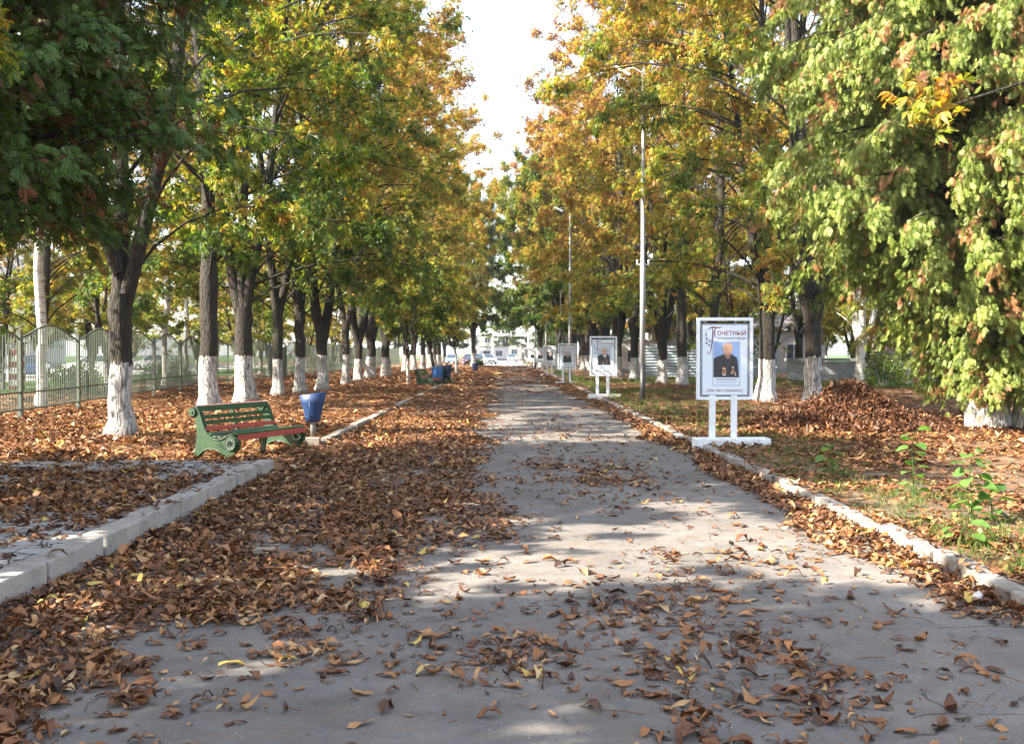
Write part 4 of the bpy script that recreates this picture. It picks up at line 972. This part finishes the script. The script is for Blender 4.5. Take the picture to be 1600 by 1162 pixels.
def make_sign(label, variant, loc, rz, base_w=1.30, s=1.0, base_off=.10, detail=True):
    global TITLE
    t = empty('portrait_board', loc, rz, label, 'portrait board', 'portrait boards along the right side of the path'); t.scale = (s, s, s)
    b = MB(); b.box((base_off, 0, .05), (base_w, .36, .26), M['whitebase'], bev=.02); b.done('base', t)
    for xx in (196, 371):
        b = MB(); x = px(xx, 0)[0]; b.box((x, 0, .52), (.105, .06, .80), M['white'], bev=.005); b.box((x + .01, 0, .838), (.17, .07, .012), M['white']); b.done('post', t)
    b = MB(); x0, z1 = px(68, 65); x1, z0 = px(522, 720); w = .055
    b.box((x0 + w / 2, 0, (z0 + z1) / 2), (w, .07, z1 - z0), M['white'], bev=.004); b.box((x1 - w / 2, 0, (z0 + z1) / 2), (w, .07, z1 - z0), M['white'], bev=.004)
    b.box(((x0 + x1) / 2, 0, z1 - w / 2 + .003), (x1 - x0 - 2 * w, .066, w), M['white'], bev=.004); b.box(((x0 + x1) / 2, 0, z0 + w / 2 - .003), (x1 - x0 - 2 * w, .066, w), M['white'], bev=.004)
    b.done('frame', t)
    b = MB(); X0, Z1 = px(103, 112); X1, Z0 = px(487, 690); b.box(((X0 + X1) / 2, 0, (Z0 + Z1) / 2), (X1 - X0, .03, Z1 - Z0), M['poster_edge'])
    for xx in (130, 460):
        b.box((px(xx, 0)[0], .0, (z1 + Z1) / 2), (.02, .02, z1 - Z1 - .02), M['poster_edge']); b.box((px(xx, 0)[0], .0, (z0 + Z0) / 2), (.02, .02, Z0 - z0 - .02), M['poster_edge'])
    b.done('backing', t)
    b = MB(); b.box(((X0 + X1) / 2, -.0165, (Z0 + Z1) / 2), (X1 - X0 - .05, .006, Z1 - Z0 - .05), M['poster']); pan = b.done('poster', t)
    if TITLE is None:
        y = -.0225; it = []
        a, c = px(232, 205); it.append(text_mesh('ОЧЕТНЫЙ', (462 - 232) / 464, a, c, y, M['ink_red'], bold=.012, hscale=1.0))
        a, c = px(232, 238); it.append(text_mesh('ГРАЖДАНИН ГОРОДА', (466 - 232) / 464, a, c, y, M['ink_dark'], bold=.008, hscale=1.15))
        a, c = px(146, 655); it.append(text_mesh('«Мы им гордимся!', (440 - 146) / 464, a, c, y, M['ink_red'], shear=.35, hscale=.95))
        # ornate initial
        it.append(stroke([px(*p) for p in ((160, 165), (172, 148), (190, 141), (220, 143), (250, 143), (273, 138))], [.006, .014, .024, .020, .016, .006], y, M['ink_red']))
        it.append(stroke([px(*p) for p in ((192, 146), (196, 170), (196, 210), (190, 260), (184, 310), (178, 340), (165, 355), (152, 350), (150, 335), (160, 325))], [.008, .018, .02, .018, .014, .012, .010, .008, .006, .004], y - .001, M['ink_dark']))
        it.append(stroke([px(*p) for p in ((222, 146), (212, 165), (210, 190), (214, 212), (222, 226))], [.008, .02, .02, .014, .006], y - .001, M['ink_red']))
        it.append(stroke([px(*p) for p in ((152, 150), (140, 180), (142, 215), (150, 250), (168, 290))], .005, y, M['ink_dark']))
        for (cx, cz, an) in ((148, 232, .8), (146, 268, .1), (168, 285, -.5), (142, 200, 1.2), (172, 250, 2.2)):
            a, c = px(cx, cz); it.append(pl([(a + .03 * math.cos(an), c + .03 * math.sin(an)), (a - .012 * math.sin(an), c + .012 * math.cos(an)), (a - .03 * math.cos(an), c - .03 * math.sin(an)), (a + .012 * math.sin(an), c - .012 * math.cos(an))], y - .0005, M['ink_dark']))
        o = flat('lettering', it, pan); TITLE = o.data
    else: obj('lettering', TITLE, pan)
    # printed photograph
    y = -.022; it = [pl(rect(195, 252, 418, 607), y, M['poster_edge']), pl(rect(199, 256, 414, 603), y - .001, M['poster'])]
    bg = {0: 'photo_sky', 1: 'photo_grey', 2: 'photo_grey', 3: 'photo_dark', 4: 'photo_grey'}[variant]
    it.append(pl(rect(202, 259, 411, 542), y - .002, M[bg]))
    it.append(pl([px(*p) for p in ((203, 541), (203, 392), (225, 378), (262, 366), (285, 355), (345, 352), (372, 372), (392, 386), (400, 440), (408, 541))], y - .003, M['suit']))
    it.append(pl([px(*p) for p in ((286, 362), (292, 340), (342, 340), (346, 360), (320, 400))], y - .004, M['skin_sh']))
    if variant: it.append(pl([px(*p) for p in ((288, 362), (318, 380), (346, 360), (336, 420), (318, 450), (302, 420))], y - .0045, M['shirt'])); it.append(pl([px(*p) for p in ((312, 378), (324, 378), (328, 440), (318, 455), (308, 440))], y - .005, M['suit']))
    it.append(stroke([px(*p) for p in ((284, 362), (300, 405), (316, 452), (318, 541))], .012, y - .0055, M['suit_edge'])); it.append(stroke([px(*p) for p in ((350, 360), (334, 405), (320, 452))], .012, y - .0055, M['suit_edge']))
    a, c = px(317, 312); it.append(ell(a - .088, c - .002, .013, .024, y - .0052, M['skin_sh'])); it.append(ell(a + .083, c - .002, .012, .024, y - .0052, M['skin_sh']))
    it.append(ell(a, c, .082, .103, y - .006, M['skin'])); 
    if variant in (0, 1, 2, 4):
        it.append(stroke([(a - .083, c + .0), (a - .080, c + .05), (a - .06, c + .085)], .014, y - .0065, M['hairw'])); it.append(stroke([(a + .083, c + .0), (a + .079, c + .05), (a + .06, c + .085)], .014, y - .0065, M['hairw']))
    if variant == 3: it.append(pl([(a - .085, c + .02), (a - .07, c + .08), (a, c + .115), (a + .07, c + .08), (a + .085, c + .02), (a + .05, c + .06), (a - .04, c + .065)], y - .0065, M['suit']))
    for sx in (-1, 1):
        it.append(stroke([(a + sx * .014, c + .018), (a + sx * .035, c + .024), (a + sx * .054, c + .016)], .007, y - .007, M['skin_sh'])); it.append(ell(a + sx * .034, c + .004, .011, .0055, y - .007, M['suit'], 10))
    it.append(stroke([(a + .002, c + .01), (a - .004, c - .02), (a + .008, c - .028)], .006, y - .007, M['skin_sh'])); it.append(stroke([(a - .028, c - .052), (a, c - .058), (a + .028, c - .050)], .008, y - .007, M['skin_sh']))
    if variant in (0, 1):
        rr = random.Random(variant)
        for k in range(16 if variant == 0 else 5):
            q = px(rr.uniform(262, 302), rr.uniform(450, 530)) if k % 2 else px(rr.uniform(335, 385), rr.uniform(455, 525))
            it.append(ell(q[0], q[1], .014, .014, y - .006 - k * .0001, M['gold'] if k % 3 else M['shirt'], 8))
            it.append(pl([(q[0] - .008, q[1] + .014), (q[0] + .008, q[1] + .014), (q[0] + .008, q[1] + .032), (q[0] - .008, q[1] + .032)], y - .0059 - k * .0001, M['medalred']))
    for k in range(5): x_a = 225 + 6 * (k % 2); it.append(stroke([px(x_a, 556 + 8 * k), px(392 - 5 * (k % 3), 556 + 8 * k)], .0045 if k else .009, y - .003, M['ink_grey'] if k else M['ink_dark']))
    flat('photograph', it, pan)
    return t
def onb(px_, py_): Y = 1570 * 1.6 / (py_ - 552); return ((px_ - 790) / 1570 * Y, Y)
for (px_, Y, v, lab, bw) in [
        (1133, 17.3, 0, 'nearest white portrait board, bald man with medals on dark jacket', 1.30), (943, 36.0, 1, 'second portrait board, man in black suit and white shirt before lamp post', 1.15),
        (886, 54.5, 2, 'third portrait board, standing in front of the second lamp post', 1.3), (859, 73, 3, 'fourth portrait board with a dark brownish photograph', 1.3),
        (844, 93, 4, 'fifth portrait board, first of the tight far cluster', 1.1), (832, 108, 2, 'sixth portrait board, second of the tight far cluster', 1.1),
        (826, 118, 4, 'seventh portrait board, third of the tight far cluster', 1.1), (821, 126, 1, 'last and smallest portrait board, by the street', 1.1)]:
    Y *= .956; x = (px_ - 790) / 1570 * Y
    make_sign(lab, v, (x, Y, float(gz(x, Y)) - .04), R(2 if Y < 20 else rng.uniform(-4, 4)), bw, .955, .12 if Y < 20 else .03)

# ------------------------------------------------------------------ lamp posts
def lamp(label, x, y, h=10.2):
    t = empty('lamp_post', (x, y, float(gz(x, y)) - .03), 0, label, 'lamp post', 'steel lamp posts along the right side')
    b = MB(); b.tube([(0, 0, -.1), (0, 0, 1.24)], .087, M['black'], 16); b.done('black_foot', t)
    b = MB(); b.tube([(0, 0, 1.24), (0, 0, 4.25), (0, 0, 4.3), (0, 0, 7.2), (0, 0, 7.25), (0, 0, h - .3), (0, 0, h)], [.086, .082, .064, .062, .05, .046, .046], M['silver'], 16); b.done('pole', t)
    b = MB(); b.box((0, 0, 4.22), (.36, .04, .05), M['silver']); b.tube([(-.17, 0, 4.22), (-.17, 0, 4.36)], .025, M['lamp'], 8); b.tube([(.17, 0, 4.22), (.17, 0, 4.36)], .025, M['lamp'], 8); b.done('insulator_bracket', t)
    b = MB(); b.tube([(0, 0, h - .05), (-.05, 0, h + .12), (-.30, 0, h + .25), (-.55, 0, h + .20)], .025, M['silver'], 8); b.done('arm', t)
    b = MB(); b.box((-.62, 0, h + .14), (.5, .22, .09), M['lamp'], ry=R(28), bev=.02); b.done('lamp_head', t)
    return t
lamp('near silver lamp post with black foot, between the two nearest portrait boards', 4.1, 30, 9.8)
lamp('second silver lamp post, rising behind the third portrait board', 3.5, 54.5, 9.2)
lamp('third lamp post among the far cluster of boards', 2.95, 100, 9.2)
lamp('thin far lamp post against green trees, behind the fourth board', 3.4, 84, 9.2)

# ------------------------------------------------------------------ walls and buildings at right
def wall_mats():
    m, N, L, P = mat('corrugated_sheet'); v = ocoord(N); sp = nn(N, 'ShaderNodeSeparateXYZ'); L.new(v, sp.inputs[0])
    f = ntex(N, L, v, 1.2, 5, .6); L.new(ramp(N, L, f, [(.3, (.38, .46, .52)), (.7, (.52, .60, .66))]), P.inputs['Base Color']); P.inputs['Roughness'].default_value = .45; M['corr'] = m
    m, N, L, P = mat('pale_brick'); v = ocoord(N); br = nn(N, 'ShaderNodeTexBrick'); mp = nn(N, 'ShaderNodeMapping'); mp.inputs['Rotation'].default_value = (R(90), 0, 0); L.new(v, mp.inputs[0]); L.new(mp.outputs[0], br.inputs['Vector'])
    br.inputs['Color1'].default_value = (.36, .26, .19, 1); br.inputs['Color2'].default_value = (.46, .36, .28, 1); br.inputs['Mortar'].default_value = (.16, .13, .11, 1); br.inputs['Scale'].default_value = 1.0
    br.inputs['Brick Width'].default_value = .5; br.inputs['Row Height'].default_value = .16; br.inputs['Mortar Size'].default_value = .02
    L.new(br.outputs[0], P.inputs['Base Color']); P.inputs['Roughness'].default_value = .9; M['brick'] = m
wall_mats()
M['plaster_white'] = concrete('white_plaster', (.62, .60, .57)); M['plaster_pale'] = concrete('pale_plaster', (.36, .34, .31)); M['plaster_pink'] = concrete('pink_plaster', (.50, .33, .34)); M['plaster_grey'] = concrete('grey_plaster', (.30, .30, .31))
M['roof'] = paint('roof_sheet', (.20, .17, .16), .6); M['win'] = M['glass']; M['redc'] = paint('faded_red', (.42, .10, .08), .6)
def corr_fence():
    t = empty('corrugated_fence', (9, 66, 0), 0, 'pale blue fence of horizontal corrugated metal behind the right row', 'fence')
    for k in range(3):
        b = MB(); w = 2.9; x0 = k * 3.0; n = 44; prof = [(.035 * (1 if (i // 2) % 2 else -1), .05 + 2.1 * i / n) for i in range(n)]
        kx = b.mi(M['corr']); A = [b.bm.verts.new((x0, y, z)) for y, z in prof]; C = [b.bm.verts.new((x0 + w, y, z)) for y, z in prof]
        for i in range(n - 1): f = b.bm.faces.new((A[i], C[i], C[i + 1], A[i + 1])); f.material_index = kx
        b.done('sheet', t)
        b = MB(); b.box((x0 - .05, 0, 1.1), (.09, .12, 2.3), M['plaster_grey']); b.done('post', t)
corr_fence()
def house(name, label, x, y, w, d, h, wallm, roof=True, wins=(), rz=0, fl=0, cat='building', roofh=1.4):
    t = empty(name, (x, y, 0), rz, label, cat)
    b = MB(); b.box((0, 0, h / 2 - .1), (w, d, h + .2), wallm); wl_ = b.done('wall', t)
    b = MB(); b.box((0, -.03, .2), (w + .06, d + .10, .5), M['plaster_grey']); b.done('plinth', t)
    if roof:
        b = MB(); b.poly([(-w / 2 - .3, -d / 2 - .4, h), (-w / 2 - .3, d / 2 + .4, h), (-w / 2 - .3, 0, h + roofh)], (w + .6, 0, 0), M['roof']); b.done('roof', t)
    else:
        b = MB(); b.box((0, 0, h + .1), (w + .2, d + .2, .16), M['plaster_grey']); b.done('roof', t)
    for (wx, wz, ww, wh_) in wins:
        b = MB()
        for (cx, cz, dx, dz) in ((0, wh_ / 2, ww, .08), (0, -wh_ / 2, ww, .08), (-ww / 2, 0, .08, wh_), (ww / 2, 0, .08, wh_), (0, 0, .05, wh_)):
            b.box((wx + cx, -d / 2 - .03 - (.003 if dx > dz else 0), wz + cz), (dx, .06, dz), M['car_white'])
        o = b.done('window', t)
        b = MB(); b.box((wx, -d / 2 - .012, wz), (ww, .02, wh_), M['win']); b.done('pane', o)
    return t
house('brick_outbuilding', 'low pale brick building on the lawn left of the bright thuja', 22.6, 56, 3.6, 4, 1.55, M['brick'], roof=False)
house('garden_wall', 'low grey rendered wall behind the lawn near the leaf heap', 17.6, 55, 4.2, .4, 1.15, M['plaster_grey'], roof=False, cat='wall')
house('pink_house', 'pink house partly hidden by the bright thuja', 30.5, 66, 11, 8, 3.2, M['plaster_pink'], wins=[(-4, 1.6, 1.1, 1.2), (-1.5, 1.6, 1.1, 1.2), (1.5, 1.6, 1.1, 1.2)])
house('white_house', 'white single storey house behind trees right of the avenue', 19.0, 84, 13, 8, 3.4, M['plaster_pale'], wins=[(-4.5, 1.7, 1.2, 1.3), (-2, 1.7, 1.2, 1.3), (1, 1.7, 1.2, 1.3), (4, 1.7, 1.2, 1.3)])
house('white_shed', 'small white plastered shed behind the second portrait board', 9.6, 78, 4.5, 5, 2.5, M['plaster_white'], roof=False, wins=[(0, 1.4, .9, .9)])
house('apartment_block', 'long white building across the street at the end of the avenue', 3, 262, 26, 12, 6.2, M['plaster_grey'], roof=False, wins=[(-11 + 3.4 * k, 2.0 + 3 * r_, 1.5, 1.5) for k in range(7) for r_ in range(2)])
house('roadside_kiosk', 'small white kiosk across the street left of the oncoming car', -2.6, 222, 6.5, 4, 3.0, M['plaster_white'], roof=False, wins=[(-1.5, 1.6, 1.4, 1.2), (1.2, 1.6, 1.4, 1.2)])
house('grey_apartment_block', 'pale apartment block beyond the park trees at far left', -62, 118, 16, 50, 14, M['plaster_white'], roof=False, rz=R(20), wins=[(-6 + 3 * k, 2 + 3 * r_, 1.4, 1.4) for k in range(5) for r_ in range(4)])
# gas pipe arch over the far street
t = empty('gas_pipe_arch', (1, 205, 0), 0, 'white gas pipe carried high over the street at the end', 'pipe')
b = MB(); b.tube([(-3.6, 0, -.1), (-3.6, 0, 5.0), (-3.45, 0, 5.35), (-3.1, 0, 5.5), (3.2, 0, 5.5), (3.55, 0, 5.35), (3.7, 0, 5.0), (3.7, 0, -.1)], .16, M['car_white'], 12); b.box((0, 0, 5.2), (6.6, .14, .16), M['car_white']); b.done('pipe', t)
for x in (-2.4, 0, 2.4):
    b = MB(); b.box((x, 0, 5.35), (.1, .1, .30), M['car_white']); b.done('bracket', t)

# ------------------------------------------------------------------ cars
def car(label, x, y, rz, m, group='cars at the end of the avenue'):
    t = empty('parked_car', (x, y, .02), rz, label, 'car', group)
    # local: +y = forward, length 4.3
    prof = [(-2.10, .35), (-2.12, .70), (-2.05, .92), (-1.2, .98), (1.0, .95), (1.85, .82), (2.08, .66), (2.12, .35), (1.75, .22), (-1.75, .22)]
    b = MB(); b.poly([(-.84, a, z) for a, z in prof], (1.68, 0, 0), M[m])
    es = [e for e in b.bm.edges if e.calc_length() > .05]; bmesh.ops.bevel(b.bm, geom=es, offset=.06, segments=2, affect='EDGES'); body = b.done('body', t)
    b = MB(); v = b.bm.verts; k = b.mi(M['glass'])
    lo = [(-.76, -1.75, .95), (.76, -1.75, .95), (.76, 1.05, .94), (-.76, 1.05, .94)]; hi = [(-.60, -1.15, 1.40), (.60, -1.15, 1.40), (.60, .30, 1.40), (-.60, .30, 1.40)]
    A = [v.new(p) for p in lo]; C = [v.new(p) for p in hi]
    for i in range(4): b.bm.faces.new((A[i], A[(i + 1) % 4], C[(i + 1) % 4], C[i])).material_index = k
    b.bm.faces.new(C); b.bm.faces.new(A[::-1]); b.done('windows', t)
    b = MB(); b.box((0, -.42, 1.425), (1.24, 1.52, .06), M[m], bev=.02)
    for s in (-1, 1):
        b.tube([(s * .765, 1.05, .95), (s * .605, .31, 1.41)], .03, M[m], 6); b.tube([(s * .765, -1.75, .95), (s * .605, -1.16, 1.41)], .035, M[m], 6); b.tube([(s * .775, -.3, .95), (s * .61, -.3, 1.41)], .03, M[m], 6)
    b.done('roof', t)
    for sx in (-1, 1):
        for sy in (-1.3, 1.3):
            b = MB(); b.tube([(sx * .68, sy, .31), (sx * .87, sy, .31)], .31, M['tyre'], 20); w = b.done('wheel', t)
            b = MB(); b.tube([(sx * .86, sy, .31), (sx * .885, sy, .31)], [.19, .17], M['rim'], 14); b.done('rim', w)
        b = MB(); b.box((sx * .60, 2.06, .68), (.34, .10, .15), M['headl'], bev=.02); b.done('headlight', t)
        b = MB(); b.box((sx * .66, -2.09, .78), (.26, .08, .16), M['redc'], bev=.02); b.done('tail_light', t)
        b = MB(); b.box((sx * .92, .75, .98), (.16, .10, .11), M[m], bev=.02); b.done('mirror', t)
    b = MB(); b.box((0, 2.10, .50), (.9, .05, .16), M['black']); b.done('grille', t)
    b = MB(); b.box((0, 2.14, .36), (.5, .02, .11), M['plate']); b.done('number_plate', t)
    return t
car('pale blue car driving toward us in the middle of the far street', 1.15, 178, PI, 'car_pale')
car('silver car parked at the left side where the path ends', -2.5, 146, PI + .25, 'car_silver')
car('dark plum car parked left of the path beyond the trees', -4.6, 130, PI + .1, 'car_plum')
car('dark navy car between the plum car and the silver one', -4.0, 139, PI, 'car_dark')
car('pale blue car parked behind the plum one', -7.2, 136, PI, 'car_pale')
GC = 'cars parked behind the fence'
car('dark blue car behind the fence at the left edge', -31, 66, .3, 'car_blue', GC)
car('white car parked on the bright street behind the fence', -31, 76, PI / 2, 'car_white', GC)
car('silver car parked behind the white birches', -32, 92, PI / 2, 'car_silver', GC)
# striped pillar and bushes behind the fence
b = MB(); t = empty('striped_pillar', (-20.6, 42.5, 0), 0, 'red and white striped pillar behind the fence at the left edge', 'pillar')
for k in range(8): b.box((0, 0, .12 + .25 * k), (.5, .5, .25), M['redc'] if k % 2 == 0 else M['car_white'])
b.done('pillar', t); b = MB(); b.box((0, 0, 2.03), (.62, .62, .08), M['plaster_grey']); b.done('cap', t)
def bush(label, x, y, rx, ry, h, bias, seed, n=2600):
    rs = np.random.RandomState(seed); t = empty('bush', (x, y, float(gz(x, y))), 0, label, 'bush', 'bushes around the avenue')
    u = unit(rs.normal(0, 1, (n, 3))); u[:, 2] = np.abs(u[:, 2]); rad = rs.uniform(.55, 1.08, n) * (1 + .25 * np.sin(u[:, 0] * 5 + seed) * np.cos(u[:, 1] * 4))
    P = u * rad[:, None] * [rx, ry, h]; P[:, 2] = np.maximum(P[:, 2], .05)
    V, F, Rf = leaflets(P, unit(u + rs.normal(0, .5, (n, 3))), unit(u + rs.normal(0, .8, (n, 3))), rs.uniform(.07, .16, n), rs.uniform(.04, .08, n), rs.uniform(.1, .6, n), .2, 1)
    o = obj('foliage', npmesh('foliage', V, F, M['leaf'], rnd=Rf), t); o.color = (0, .5 + bias, 0, 1)
    br = [(np.array([[0, 0, -.05], [math.cos(a) * rx * .3, math.sin(a) * ry * .3, h * .4], [math.cos(a) * rx * .7, math.sin(a) * ry * .7, h * .8]]), np.array([.03, .02, .008]), 5) for a in np.linspace(0, 6, 9)]
    obj('stems', tubes_np(br, M['bark'], 'stems'), t)
bush('trimmed dark green bush behind the near fence panels', -15.6, 36.5, 1.0, .9, 1.1, -.3, 81)
bush('dark bush behind the fence beyond the trimmed one', -17.5, 52, 1.3, 1.0, 1.2, -.28, 82)
bush('yellow green bush at the right path end by the street', 4.4, 132, 2.2, 1.6, 2.4, -.1, 83, 3500)
bush('dark conical shrub at the right end of the avenue', 4.6, 116, 1.5, 1.5, 4.6, -.32, 84, 5000)
bush('bush growing at the foot of the slim white tree on the lawn', 16.6, 44, 1.1, .8, 1.5, -.15, 85)
bush('green shrub in front of the brick outbuilding', 20.3, 53.2, .9, .7, .9, -.25, 86)
bush('low green bush by the parked silver car', -3.6, 125, .9, .9, .8, -.25, 87)
# litter scraps
for (x, y, m, lab) in [(-6.6, 17.0, 'car_white', 'crumpled white paper scrap left of the bench'), (8.2, 19.9, 'car_pale', 'small blue white wrapper in front of the leaf heap'), (3.0, 6.35, 'plaster_white', 'pale pebble at the right edge of the path')]:
    b = MB(); b.tube([(-.05, 0, .01), (-.01, .01, .04), (.05, 0, .015)], [.02, .035, .015], M[m], 7); o = b.done('paper_scrap' if 'pebble' not in lab else 'pebble'); o.location = (x, y, float(gz(x, y)) + .02); o.rotation_euler[2] = x; tag(o, lab, 'litter' if 'pebble' not in lab else 'pebble')

# ------------------------------------------------------------------ autumn haze
hz = MB(); m, N, L, P = mat('thin_haze'); N.remove(P)
pv = nn(N, 'ShaderNodeVolumePrincipled'); pv.inputs['Density'].default_value = .0003; pv.inputs['Color'].default_value = (.86, .91, 1, 1); pv.inputs['Anisotropy'].default_value = .2
L.new(pv.outputs[0], N['Material Output'].inputs['Volume'])
hz.box((0, 420, 13), (530, 970, 29), m); tag(hz.done('haze'), 'thin pale haze filling the avenue', 'haze', kind='stuff')
S.cycles.volume_bounces = 0
